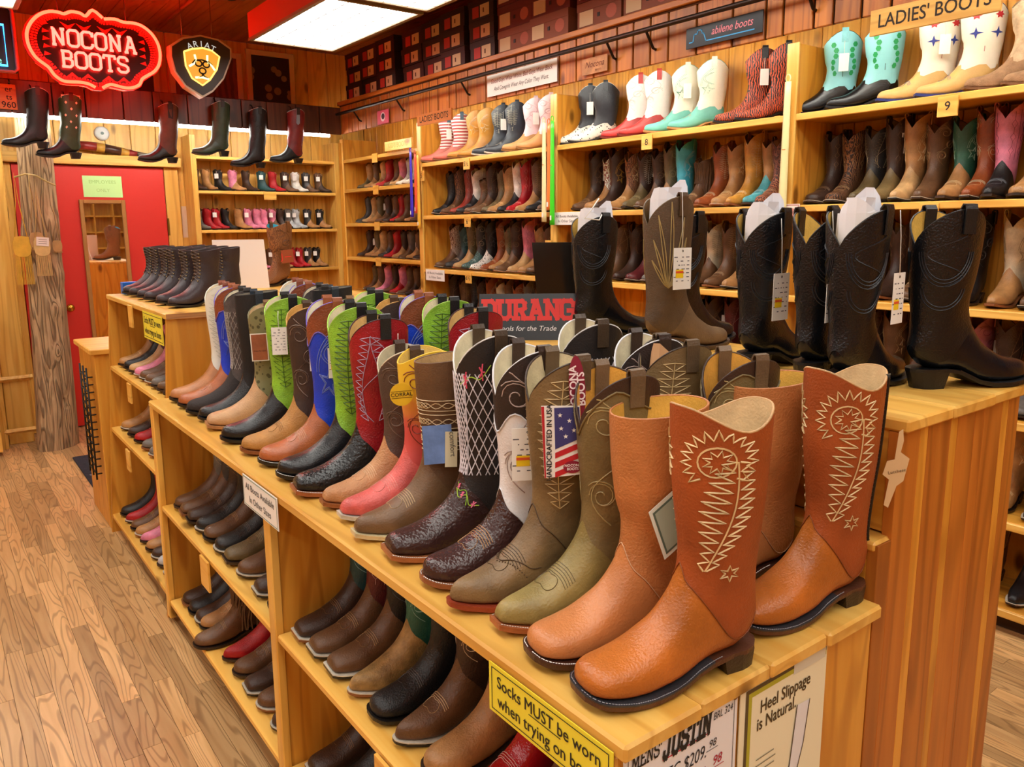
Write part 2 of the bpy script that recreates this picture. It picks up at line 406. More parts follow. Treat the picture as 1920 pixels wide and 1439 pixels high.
while x < HX:
    wd = random.choice((.16, .2, .24)); x1 = min(x+wd, HX)
    box('board', (x+.003, VY-.018, HZ0-.005), (x1-.003, VY, HZ1-.03), SZ, trim_2, .003); x = x1
box('backing', (-3, VY+.001, HZ0), (HX, VY+.004, HZ1-.05), plain('#120903', .9), trim_2)

# red door with casing
door_1 = thing('door_1', 'flat red door with a tall narrow mirror on it', None, (1.2, BACKY-.03, 0), kind='structure')
RED = plain('#D02A1E', .45)
box('door_leaf', (.62, BACKY-.045, .01), (1.685, BACKY-.005, 2.065), RED, door_1, .003)
box('hinge', (1.686, BACKY-.056, 1.52), (1.70, BACKY-.04, 1.66), plain('#8A6A2A', .35, 1), door_1)
for nm, lo, hi, m in (('casing', (1.69, BACKY-.045, 0), (1.80, BACKY-.001, 2.07), LZ), ('casing', (.5, BACKY-.045, 0), (.615, BACKY-.001, 2.07), LZ), ('lintel', (.5, BACKY-.10, 2.072), (1.82, BACKY-.001, 2.15), LX)):
    box(nm, lo, hi, m, door_1, .004)
bm = bmesh.new(); bmesh.ops.create_uvsphere(bm, u_segments=14, v_segments=10, radius=.032)
me = bpy.data.meshes.new('knob'); bm.to_mesh(me); bm.free(); me.polygons.foreach_set('use_smooth', [True]*len(me.polygons))
put('knob', me, plain('#C79A3C', .25, 1), door_1, (.905-1.2, -.075, .97))
tube('knob_neck', [(.905, BACKY-.05, .97), (.905, BACKY-.09, .97)], .014, plain('#C79A3C', .25, 1), door_1, 10)
# pine post strip between door and kids' shelves, light switch boxes
sw = thing('wall_switch', 'small dark switch box on the pine strip beside the door', 'switch', (1.80, BACKY-.002, 1.35))
box('plate', (1.775, BACKY-.012, 1.34), (1.845, BACKY-.001, 1.42), plain('#1D2022', .4), sw, .003)
box('rocker', (1.8, BACKY-.018, 1.365), (1.82, BACKY-.012, 1.395), plain('#30343A', .4), sw, .002)
ob = thing('strip_sign', 'narrow pale card strip pinned beside the kids shelves', 'sign', (1.86, 6.78, 1.4))
box('card', (1.815, BACKY-.006, 1.50), (1.865, BACKY-.001, 1.76), plain('#E8D2B8', .7), ob)
# pine wall stub and cupboard at the far end beyond the trunk
partition = thing('wall_stub', 'knotty pine board wall stub behind the tree trunk', None, (.2, 6.78, 0), kind='structure')
x = -1.6
while x < .55:
    wd = random.choice((.16, .19, .22)); x1 = min(x+wd, .55)
    box('board', (x+.002, 6.74, 0), (x1-.002, 6.78, 2.35), LZ, partition, .004); x = x1
cup = thing('pine_cupboard', 'low knotty pine cupboard at the far wall beside the tree trunk', 'cupboard', (.1, 6.6, 0))
box('body', (-.55, 6.42, .03), (.33, 6.74, .95), LZ, cup, .004)
box('top_board', (-.58, 6.38, .95), (.37, 6.74, .985), LX, cup, .006)
d = box('door', (.0, 6.405, .08), (.31, 6.42, .9), LZ, cup, .004)
box('door_rail', (.0, 6.392, .2), (.31, 6.405, .28), LX, cup, .003)
box('hinge', (.312, 6.40, .7), (.325, 6.42, .78), plain('#2A2420', .4, 1), cup); box('hinge', (.312, 6.40, .18), (.325, 6.42, .26), plain('#2A2420', .4, 1), cup)
box('door', (-.33, 6.405, .08), (-.01, 6.42, .9), LZ, cup, .004)
# leaning little pine A-frame sign stand behind the trunk
af = thing('leaning_frame', 'small pine frame leaning on the wall behind the trunk foot', 'frame', (.42, 6.6, 0))
for a, b in (((.36, 6.62, .0), (.36, 6.72, .52)), ((.58, 6.62, .0), (.58, 6.72, .52)), ((.36, 6.70, .5), (.58, 6.70, .5)), ((.36, 6.64, .12), (.58, 6.64, .12))):
    tube('rail', [a, b], .02, LZ, af, 4, smooth=False)

# ---------------------------------------------------------------- ceiling fixtures (2 x 4 ft boxes with lens panels)
def fixture(x0, x1, y0, y1, label, z=2.78, side='#C9452C'):
    f = thing('ceiling_light', label, 'light', ((x0+x1)/2, (y0+y1)/2, z), group='boxed fluorescent ceiling lights')
    sd = plain(side, .6); tr = plain('#8A7458', .5)  # red of the neon light put into the colour of beige metal sides
    for lo, hi in (((x0, y0, z+.012), (x0+.02, y1, z+.17)), ((x1-.02, y0, z+.012), (x1, y1, z+.17)), ((x0+.02, y0, z+.012), (x1-.02, y0+.02, z+.17)), ((x0+.02, y1-.02, z+.012), (x1-.02, y1, z+.17))):
        box('side_panel', lo, hi, sd, f)
    box('top_panel', (x0+.02, y0+.02, z+.15), (x1-.02, y1-.02, z+.17), sd, f)
    for lo, hi in (((x0-.004, y0, z-.002), (x0+.022, y1, z+.014)), ((x1-.022, y0, z-.002), (x1+.004, y1, z+.014)), ((x0+.022, y0, z-.002), (x1-.022, y0+.02, z+.014)), ((x0+.022, y1-.02, z-.002), (x1-.022, y1, z+.014))):
        box('trim_strip', lo, hi, tr, f)
    box('lens', (x0+.022, y0+.02, z+.006), (x1-.022, y1-.02, z+.012), LENS, f, rnd=False)
    for k in range(1, 4):
        xx = x0+(x1-x0)*k/4; box('rib', (xx-.003, y0+.02, z+.0035), (xx+.003, y1-.02, z+.006), RIB, f, rnd=False)
    for k in range(1, 11):
        yy = y0+(y1-y0)*k/11; box('rib', (x0+.022, yy-.003, z+.0035), (x1-.022, yy+.003, z+.006), RIB, f, rnd=False)
    for xx, yy in ((x0+.06, y0+.1), (x1-.06, y1-.1)):
        tube('hanger', [(xx, yy, z+.17), (xx, yy, CEIL)], .006, plain('#6A5A48', .4, 1), f, 6)
    return f
LENS = glow('#F4F7FF', PANEL, (1.0, .96, .88)); RIB = plain('#D8DCDC', .5)
names = ['farthest', 'second farthest', 'middle', 'fourth', 'fifth', 'nearest']
for i in range(6):
    y1 = 5.315-i*1.265
    fixture(1.872, 2.465, y1-1.21, y1, f'{names[i]} box light of the row over the right aisle')
for i in range(6):
    y1 = 5.315-i*1.265
    fixture(-.01, .583, y1-1.21, y1, f'{names[i]} box light of the row over the left aisle')
for i in range(6):  # added row, out of view, brightens the shelf fronts
    y1 = 5.315-i*1.265
    fixture(-1.90, -1.307, y1-1.21, y1, f'{names[i]} added unseen box light of the fill row at the far left')
# tubes
def tube_light(name, label, a, b, r, m, dz):
    t = thing(name, label, 'light', ((a[0]+b[0])/2, (a[1]+b[1])/2, a[2]))
    tube('tube', [a, b], r, m, t, 10)
    lo = [min(a[i], b[i])-.015 for i in range(3)]; hi = [max(a[i], b[i])+.015 for i in range(3)]
    box('housing', (lo[0], lo[1], a[2]+r+.001), (hi[0], hi[1], a[2]+r+dz), plain('#D8D4CC', .5), t)
    return t
TM = glow('#FFF8EC', TUBE, (1, .95, .86)); TH = glow('#FFF6E8', HTUBE, (1, .93, .8))
tube_light('fluorescent_tube', 'long white fluorescent tube glowing under the dark valance', (-.6, VY+.03, HZ0-.012), (2.86, VY+.03, HZ0-.012), .013, TM, .02)
for i, (a, b) in enumerate(((5.5, 6.2), (3.9, 5.35), (2.25, 3.75), (.6, 2.1))):
    tube_light('shelf_tube_light', ['fluorescent tube hidden behind the header above the kids bay', 'fluorescent tube hidden behind the header above the small ladies sign bay', 'fluorescent tube behind the header above the middle ladies bay', 'fluorescent tube behind the header above the large ladies sign bay'][i], (HX+.06, a, HZ0+.06), (HX+.06, b, HZ0+.06), .014, TH, .03)

# ---------------------------------------------------------------- boot wall shelving
SX = 3.20; PT = .035
ROWS = [2.06, 1.66, 1.25, .84, .45, .10]; ROWS0 = [2.18, 1.915, 1.61, 1.305, 1.0, .69, .39, .10]
bays = [(5.42, 6.82, ROWS0, 'kids shelf unit in the far corner bay'), (3.80, 5.42, ROWS, 'pine shelf unit under the small ladies sign'), (2.155, 3.80, ROWS, 'pine shelf unit in the middle of the ladies wall'), (.50, 2.155, ROWS, 'pine shelf unit under the large ladies sign')]
BAYS = []
for i, (y0, y1, rows, lab) in enumerate(bays):
    u = thing('boot_shelf_unit', 'honey pine '+lab.replace('pine ', ''), 'shelf unit', ((SX+RX)/2, (y0+y1)/2, 0), group='shelf units along the boot wall')
    BAYS.append(u)
    box('post', (SX, y1-PT/2, 0), (RX-.002, y1+PT/2, HZ0+.02), PZ, u, .003)
    box('face_strip', (SX-.014, y1-PT/2-.012, 0), (SX, y1+PT/2+.012, HZ0+.02), LZ, u, .003)
    if i == 3: box('post', (SX, y0-PT/2, 0), (RX-.002, y0+PT/2, HZ0+.02), PZ, u, .003)
    for z in rows:
        box('shelf', (SX+.004, y0+PT/2, z-.024), (RX-.002, y1-PT/2, z), PY, u, .003)
        box('edge_strip', (SX-.008, y0+PT/2+.002, z-.03), (SX+.004, y1-PT/2-.002, z), LY, u, .003)
    box('plinth', (SX+.06, y0+PT/2, 0), (SX+.08, y1-PT/2, .075), plain('#3A2410', .8), u)
# kids' shelves on the back wall
KY = 6.80; KR = [2.165, 1.885, 1.562, 1.215, .88, .55, .22]
ku = thing('boot_shelf_unit', 'honey pine childrens boot shelf on the back wall beside the red door', 'shelf unit', (2.5, 6.9, 0), group='shelf units along the boot wall')
for x0 in (1.855, 3.11):
    box('post', (x0, KY, 0), (x0+.045, BACKY-.002, 2.33), LZ, ku, .003)
for z in KR:
    box('shelf', (1.90, KY+.004, z-.026), (3.11, BACKY-.002, z), LX, ku, .003)
box('corner_filler', (3.155, KY-.0, 0), (SX+.002, KY+.02, 2.33), PZ, ku)

# ---------------------------------------------------------------- island display
FX, EY, TZ = .66, .65, .92           # front face, near end, top
isl = thing('island_shelf', 'long honey pine island shelf crowded with boots', 'shelf unit', (.95, 1.9, 0))
IY1 = 3.225
# top boards run the length, rounded edges, small gaps; ends uneven
ws = [.155, .16, .15, .165]; x = FX-.008
for i, wd in enumerate(ws):
    box('top_board', (x+.0008, EY-.012-random.uniform(0, .008), TZ-.026), (x+wd-.0008, IY1, TZ), LY, isl, .0045); x += wd
# end panel boards (near end)
xs = [FX+.002, .83, .985, 1.135, 1.285]
for a, b in zip(xs[:-1], xs[1:]): box('end_board', (a+.001, EY, .0), (b-.001, EY+.02, TZ-.026), PZ, isl, .002)
for yy in (EY+.021, 1.945, IY1-.03):
    box('divider', (FX+.002, yy, .07), (1.285, yy+.022, TZ-.026), PZ, isl, .002)
for yy in (EY+.004, 1.938, IY1-.038):
    box('post', (FX-.004, yy, .02), (FX+.02, yy+.045, TZ-.026), LZ, isl, .003)
for z in (.50, .10):
    for y0, y1 in ((EY+.05, 1.938), (1.983, IY1-.038)):
        box('shelf', (FX+.0, y0, z-.022), (1.285, y1, z), LY, isl, .004)
box('back_panel', (1.275, EY+.02, .05), (1.285, IY1, TZ-.026), PZ, isl)
box('plinth', (FX+.07, EY+.02, 0), (FX+.09, IY1, .078), plain('#2C1A0A', .9), isl)
# raised cabinet behind it
UX0, UX1, UZ, UY1 = 1.335, 1.84, 1.243, 4.95
up = thing('raised_cabinet', 'tall pine cabinet rising behind the island with black boots on top', 'cabinet', (1.58, 2.6, 0))
x = UX0-.006
for wd in (.17, .175, .162):
    box('top_board', (x+.0008, EY-.014-random.uniform(0, .006), UZ-.024), (x+wd-.0008, UY1, UZ), LY, up, .004); x += wd
x = 1.288; random.seed(21)
cols = ['panel', 'panel', 'pine', 'panel', 'pine', 'panel', 'panel', 'panel', 'pine', 'panel']  # strip tones vary; mostly dark timber, shading this end face by colour
k = 0
while x < UX1-.01:
    wd = (.045, .075, .03, .09, .028, .075, .04, .085, .03, .06)[k % 10]; x1 = min(x+wd, UX1)
    box('end_board', (x+.0003, EY, 0), (x1-.0003, EY+.02, UZ-.025 if x > 1.33 else 1.02), wood(cols[k % 10], 'z'), up, .001); x = x1; k += 1
box('riser', (UX0+.0, EY+.02, 1.03), (UX0+.012, UY1, UZ-.024), PY, up)
box('step_rail', (1.285, EY+.004, 1.005), (UX0+.012, UY1, 1.025), LY, up, .005)
box('riser', (1.2875, EY+.02, .0), (1.30, UY1, 1.005), PY, up)
box('side_panel', (UX1-.02, EY+.02, 0), (UX1, UY1, UZ-.024), PY, up)
box('end_board', (1.30, UY1-.02, 0), (UX1-.02, UY1, UZ-.024), PZ, up)
# sloped shelf unit with lace-up boots
sl = thing('sloped_shelf_unit', 'slope fronted pine shelf unit carrying dark lace up boots', 'shelf unit', (.95, 3.8, 0))
BY0, BY1 = 3.245, 4.42
def slope_x(z): return .66+(.75-.66)*z/1.25
for y0 in (BY0, BY1-.022):
    poly = [(.66, .0), (1.25, 0), (1.16, 1.226), (slope_x(1.226), 1.226)]
    Vv = [Vector((a, yy, b))-Vector(sl.location) for yy in (y0, y0+.022) for a, b in poly]
    Ff = [(0, 1, 2, 3), (7, 6, 5, 4)]+[(i, i+4, (i+1) % 4+4, (i+1) % 4) for i in range(4)]
    put('side_panel', mesh('side_panel', Vv, Ff, rnd=random.random()), PZ, sl)
box('top_board', (.742, BY0-.012, 1.226), (1.18, BY1+.01, 1.25), LY, sl, .004)
box('end_grain_strip', (.745, BY0-.015, 1.228), (1.18, BY0-.012, 1.249), wood('endgrain', 'x'), sl)
BZ = [.885, .565, .10]
for z in BZ: box('shelf', (slope_x(z)+.002, BY0+.022, z-.022), (1.14, BY1-.022, z), LY, sl, .003)
box('back_panel', (1.14, BY0+.022, 0), (1.15, BY1-.022, 1.226), PY, sl)
# little pine cabinet beyond it with a black wire rack hooked to its side
cb = thing('side_cabinet', 'narrow plain pine cabinet beyond the sloped shelf unit', 'cabinet', (.9, 4.7, 0))
box('body', (.665, 4.46, 0), (1.2, 4.95, .94), PZ, cb, .003); box('top_board', (.645, 4.44, .94), (1.22, 4.97, .968), LX, cb, .004)
rk = thing('wire_rack', 'black wire rack hung on the side of the far pine cabinet', 'rack', (.64, 4.7, .3))
for i in range(14):
    z = .3+i*.04; tube('wire', [(.655, 4.5, z), (.63, 4.5, z), (.63, 4.7, z), (.655, 4.7, z)], .004, BLACK, rk, 5)
for yy in (4.5, 4.6, 4.7): tube('upright', [(.628, yy, .27), (.628, yy, .87)], .005, BLACK, rk, 5)
mt = thing('floor_mat', 'dark blue floor mat lying beyond the shelves', 'mat', (.95, 5.6, 0))
box('pad', (.705, 5.15, .001), (1.3, 6.05, .012), leather('#252B38', .9, .6, .4, 40), mt, .004)
box('border_band', (.73, 5.3, .012), (1.28, 5.36, .014), plain('#6C7684', .8), mt); box('border_band', (.73, 5.5, .012), (1.28, 5.53, .014), plain('#6C7684', .8), mt)
# ================================================================ BOOTS
def catmull(K, v):
    v = np.clip(np.asarray(v, float), 0, len(K)-1.0001); i = np.floor(v).astype(int); t = (v-i)[..., None]
    g = lambda j: K[np.clip(j, 0, len(K)-1)]
    p0, p1, p2, p3 = g(i-1), g(i), g(i+1), g(i+2)
    return .5*(2*p1+(p2-p0)*t+(2*p0-5*p1+4*p2-p3)*t*t+(3*p1-p0-3*p2+p3)*t**3)
TOES = {
 'round':  [(0, .0), (.006, .011), (.02, .0205), (.05, .0315), (.10, .0405), (.2, .0475), (.3, .0495), (.45, .043), (.58, .036), (.75, .034), (.88, .034), (.95, .027), (1, .006)],
 'wide':   [(0, .0), (.005, .017), (.018, .028), (.045, .038), (.10, .0455), (.2, .050), (.3, .0505), (.45, .044), (.58, .037), (.75, .035), (.88, .035), (.95, .028), (1, .006)],
 'square': [(0, .028), (.01, .032), (.04, .037), (.10, .042), (.2, .0475), (.3, .0495), (.45, .043), (.58, .036), (.75, .034), (.88, .034), (.95, .027), (1, .006)],
 'snip':   [(0, .0135), (.01, .0155), (.05, .0215), (.10, .0275), (.2, .039), (.3, .0465), (.45, .042), (.58, .0355), (.75, .033), (.88, .033), (.95, .026), (1, .006)],
 'point':  [(0, .0), (.006, .0065), (.02, .0115), (.05, .0175), (.10, .0255), (.2, .038), (.3, .0465), (.45, .042), (.58, .0355), (.75, .033), (.88, .033), (.95, .026), (1, .006)],
}
class Last:
    def __init__(s, L=.292, top=.40, toe='round', hh=.034, dip=.06, style='scallop', sw=1.0, b='std', slim=1.0, lean=0.0):
        s.L, s.top, s.toe, s.hh, s.dip, s.style, s.b = L, top, toe, hh, dip, style, b
        k = L/.292; s.k = k; T = TOES[toe]; s.tx = [a for a, _ in T]; s.tw = [c*k*slim for _, c in T]
        q = (top-.18*k)        # shaft length above the ankle
        zs = s.zs; w = s.w; f = lambda x, h: (x*L, zs(x)+h*k, x*L, zs(x)+.001, w(x)*.93, .5, .34)
        K = [(L*.999, zs(1)+.013*k, L*.999, zs(1)+.004*k, max(w(1)*.8, .004), .6, .4), f(.985, .0235), f(.955, .033), f(.90, .041), f(.82, .0485), f(.72, .059), f(.635, .074)]
        K += [(.555*L, .103*k, .50*L, zs(.5), .0415*k*slim, .55, .38), (.49*L, .131*k, .33*L, zs(.33), .038*k*slim, .6, .42), (.457*L, .158*k, .13*L, zs(.12)+.001, .0365*k*slim, .68, .45),
              (.447*L, .184*k, .001*L, s.hh+.034*k, .037*k, .9, .5)]
        sx = lambda a: a
        W = .0545*k*sw; bow = lambda t: .030*math.sin(min(1, t)*PI*.5)
        K += [(.447*L, .208*k, .012*L, .128*k, .040*k, 1, .5)]
        for t, tx, bx, wd in ((.16, .452, .004, .80), (.36, .465, -.010, .90), (.60, .478, -.022, .96), (.85, .487, -.03, 1.0), (1.0, .49, -.032, 1.0), (1.25, .495, -.034, 1.02)):
            z = .18*k+q*t; tilt = max(0, .026*k*(1-t*1.6))
            c = (tx+bx)/2; h = (tx-bx)/2*(sw*.5+.5)
            K.append(((c+h)*L+lean*z, z+tilt, (c-h)*L+lean*z, z-tilt, W*wd, 1, .5))
        s.K = np.array(K)
    def zs(s, t):
        k = s.L/.292; st = .0105*k
        if t < .25: return s.hh
        if t < .60:
            u = (t-.25)/.35; return st+(s.hh-st)*(.5+.5*math.cos(PI*u))
        return st+(.012*k*((t-.72)/.28)**2 if t > .72 else 0)
    def w(s, t): return float(np.interp(1-t, s.tx, s.tw))
    def S(s, th, v, inset=0.0):
        th = np.asarray(th, float); R = catmull(s.K, v); T = R[..., 0:2]; B = R[..., 2:4]; W = R[..., 4]; e = R[..., 5]; m = R[..., 6]
        c, sn = np.cos(th), np.sin(th); A = T-B; ln = np.linalg.norm(A, axis=-1)+1e-9
        hb = np.where(c >= 0, (1-m), m)*ln-inset
        ee = np.where(c >= 0, .5+.5*np.clip(e+.25, 0, 1), e)
        a = np.sign(c)*np.abs(c)**ee*hb; y = np.sign(sn)*np.abs(sn)**ee*(W-inset)
        C = B+A*m[..., None]; d = A/ln[..., None]; P = C+d*a[..., None]
        return np.stack([P[..., 0], y, P[..., 1]], -1)
    def v_of_z(s, th, z, lo=9.0, hi=None):
        hi = hi or len(s.K)-1.001; vs = np.linspace(lo, hi, 90); th = np.atleast_1d(th); z = np.broadcast_to(z, th.shape); out = np.empty(th.shape)
        for i, t in enumerate(th):
            zz = s.S(np.full(90, t), vs)[:, 2]; zz = np.maximum.accumulate(zz); out[i] = np.interp(z[i], zz, vs)
        return out
    def ztop(s, th):
        th = np.asarray(th, float)
        if s.style == 'scallop': return s.top-s.dip*(1-np.abs(np.sin(th))**.85)*np.where(np.cos(th) > 0, 1.0, .8)
        if s.style == 'wave':    return s.top-.006+np.where(np.cos(th) > 0, .006, -.002)*np.abs(np.cos(th))-.030*np.abs(np.sin(th))**3
        if s.style == 'soft':    return s.top-s.dip*(np.cos(th)**2)
        return s.top+0*th-.006*np.cos(th)
    def bound(s, th):
        a = np.abs((np.asarray(th)+PI) % (2*PI)-PI)
        if s.b == 'flat':
            return s.v_of_z(np.atleast_1d(th), (.112+.028*np.exp(-(a/.28)**2)-.012*np.cos(6*a)*(a > .3))*s.k, 6.6)
        if s.b == 'low':   return 8.9+.5*np.exp(-(a/.5)**2)+1.4*np.exp(-((PI-a)/.6)**2)
        if s.b == 'deep':  return 8.78+.75*np.exp(-(a/.22)**2)+1.6*np.exp(-((PI-a)/.7)**2)
        return 8.72+.55*np.exp(-(a/.30)**2)-.18*np.exp(-((a-.75)/.3)**2)+1.7*np.exp(-((PI-a)/.7)**2)
def gridmesh(name, P, cap0=False, cap1=False):
    m, n, _ = P.shape; V = P.reshape(-1, 3); F_ = []
    for i in range(m-1):
        for j in range(n):
            k = (j+1) % n; F_.append((i*n+j, (i+1)*n+j, (i+1)*n+k, i*n+k))
    if cap0: F_.append(tuple(range(n)))
    if cap1: F_.append(tuple((m-1)*n+j for j in range(n-1, -1, -1)))
    return mesh(name, V, F_, True)
def strip_solid(name, rows, zt, zb):
    """rows of (x, halfwidth top, x bottom, halfwidth bottom) -> closed slab"""
    V = []; F_ = []
    for (x, wt, xb, wb), a, b in zip(rows, zt, zb): V += [(x, wt, a), (x, -wt, a), (xb, -wb, b), (xb, wb, b)]
    n = len(rows)
    for i in range(n-1):
        o = 4*i
        for k in range(4): F_.append((o+k, o+(k+1) % 4, o+4+(k+1) % 4, o+4+k))
    F_.append((3, 2, 1, 0)); o = 4*(n-1); F_.append((o, o+1, o+2, o+3))
    return mesh(name, V, F_)
# ---- stitch patterns: polylines of (a, h): a metres forward from the side centre, h = fraction of the shaft (0 ankle .. 1 top)
def zig(path, amp, side, n, lean=.5, inner=.15):
    out = []
    for i in range(n*2+1):
        t = i/(n*2)*(len(path)-1); j = min(int(t), len(path)-2); f = t-j
        x = path[j][0]*(1-f)+path[j+1][0]*f; y = path[j][1]*(1-f)+path[j+1][1]*f
        A = amp(t/(len(path)-1)) if callable(amp) else amp
        k = 1 if i % 2 else inner
        out.append((x+side*A*k, y+(A*lean*6 if i % 2 else 0)*.28))
    return out
def curve(fn, n=14): return [fn(i/n) for i in range(n+1)]
def pattern(kind):
    if kind == 'feather':
        P = [curve(lambda t: (.006+.021*math.cos(t*2*PI), .70+.085*math.sin(t*2*PI)), 20)]
        P.append([(.004+(.046 if i % 2 else .031)*math.cos(-.9+i/30*4.9), .70+(.185 if i % 2 else .125)*math.sin(-.9+i/30*4.9)) for i in range(31)])
        P.append([(.004+(.018 if i % 2 else .009)*math.cos(i/18*2*PI), .70+(.07 if i % 2 else .035)*math.sin(i/18*2*PI)) for i in range(19)])
        v = curve(lambda t: (-.017-.012*math.sin(t*PI*.8)*.6+.034*t*t, .70-.66*t), 12)
        P += [v, zig(v, lambda t: .032*(.45+.8*math.sin(min(1, t*1.1)*PI)), 1, 11, .6), zig(v, lambda t: .022*(.6+.5*math.sin(t*PI)), -1, 12, .5)]
        P.append([(-.02+(.014 if i % 2 else .006)*math.cos(i/12*2*PI), .02+(.05 if i % 2 else .02)*math.sin(i/12*2*PI)) for i in range(13)])
        return P
    if kind == 'flame':
        P = []
        for sd in (-1, 1):
            v = curve(lambda t: (sd*(.012+.012*math.sin(t*PI*1.5)), .06+.78*t), 12)
            P += [v, zig(v, lambda t: .020, sd, 12, .5, .0)]
        P.append(curve(lambda t: (.032*math.sin(t*6.28), .05+.8*t), 20))
        return P
    if kind == 'swirl':
        P = []
        for cx, cy, r, s_ in ((.012, .70, .026, 1), (-.018, .45, .024, -1), (.016, .22, .024, 1)):
            P.append(curve(lambda t: (cx+s_*r*(1-.8*t)*math.cos(t*9), cy+4.2*r*(1-.8*t)*math.sin(t*9)), 20))
            P.append(curve(lambda t: (cx+s_*r*1.25*(1-.7*t)*math.cos(t*6+.6), cy+4.8*r*(1-.7*t)*math.sin(t*6+.6)), 16))
        P.append(curve(lambda t: (.035*math.sin(t*7), .02+.86*t), 20))
        return P
    if kind == 'net':
        P = []
        for i in range(-9, 10):
            for s_ in (-1, 1):
                P.append(curve(lambda t: (max(-.085, min(.085, i*.0155+s_*(t-.5)*.085)), .0+.74*t), 6))
        return P
    if kind == 'leaf':
        P = []
        v = curve(lambda t: (.004*math.sin(t*4), .02+.86*t), 12); P.append(v)
        P += [zig(v, lambda t: .026*(.3+math.sin(.2+t*2.7)), 1, 15, .7, .0), zig(v, lambda t: .026*(.3+math.sin(.2+t*2.7)), -1, 15, .7, .0)]
        return P
    if kind == 'star':
        P = []
        for k in (1.0, .75): P.append([(-.004+k*(.030 if i % 2 == 0 else .011)*math.cos(i/10*2*PI+.5), .24+k*(.16 if i % 2 == 0 else .06)*math.sin(i/10*2*PI+.5)) for i in range(11)])
        for d in (0, .007): P.append(curve(lambda t: (.028-d-.05*t*t, .34+.42*t), 10))
        for d in (0, .007): P.append(curve(lambda t: (-.03+d+.035*math.sin(t*3.1), .36+.30*t), 10))
        return P
    if kind == 'bands':
        P = []
        for h in (.12, .16, .30, .34, .48, .52, .62): P.append([(a*.01, h) for a in range(-9, 10)])
        for h in (.23, .41, .57):
            for s_ in (-1, 1): P.append([(a*.006, h+s_*.028*math.sin(a*.9)) for a in range(-15, 16)])
        return P
    if kind == 'diamonds':
        P = []
        for cx in (-.022, .022):
            for cy in (.2, .42, .64): P.append([(cx+.011, cy), (cx, cy+.07), (cx-.011, cy), (cx, cy-.07), (cx+.011, cy)])
            P.append([(cx, .05), (cx, .13)]); P.append([(cx, .27), (cx, .35)]); P.append([(cx, .49), (cx, .57)]); P.append([(cx, .71), (cx, .85)])
        P.append([(0, .04), (0, .88)])
        return P
    if kind == 'yoke':    # faint outline panel as on plain black dress boots
        P = []
        for k in (1, .9, .8): P.append(curve(lambda t: (.045*k*math.cos(PI*t), .62-.32*k*math.sin(PI*t)), 16))
        for k in (1, .85): P.append(curve(lambda t: (.04*k*math.cos(PI*t), .28-.2*k*math.sin(PI*t)), 16))
        P.append(curve(lambda t: (.03*math.sin(t*8), .3+.5*t), 16))
        return P
    if kind == 'plant':
        P = []
        for a, b, c in ((.0, .95, .0), (.03, .8, .02), (-.028, .82, -.02), (.04, .6, .03), (-.04, .58, -.03), (.045, .4, .03), (-.045, .38, -.03)):
            P.append(curve(lambda t: (a*t**.7, .1+(b-.1)*t), 8)); P.append(curve(lambda t: (a*t**.7+.007*math.sin(t*PI), .1+(b-.1)*t), 8))
        return P
    return []
def densify(pl, d):
    out = [pl[0]]
    for a, b in zip(pl[:-1], pl[1:]):
        n = max(1, int(math.hypot(b[0]-a[0], (b[1]-a[1])*.22)/d)); out += [(a[0]+(b[0]-a[0])*i/n, a[1]+(b[1]-a[1])*i/n) for i in range(1, n+1)]
    return out
_BM = {}
def ring(n): return np.linspace(0, 2*PI, n, endpoint=False)
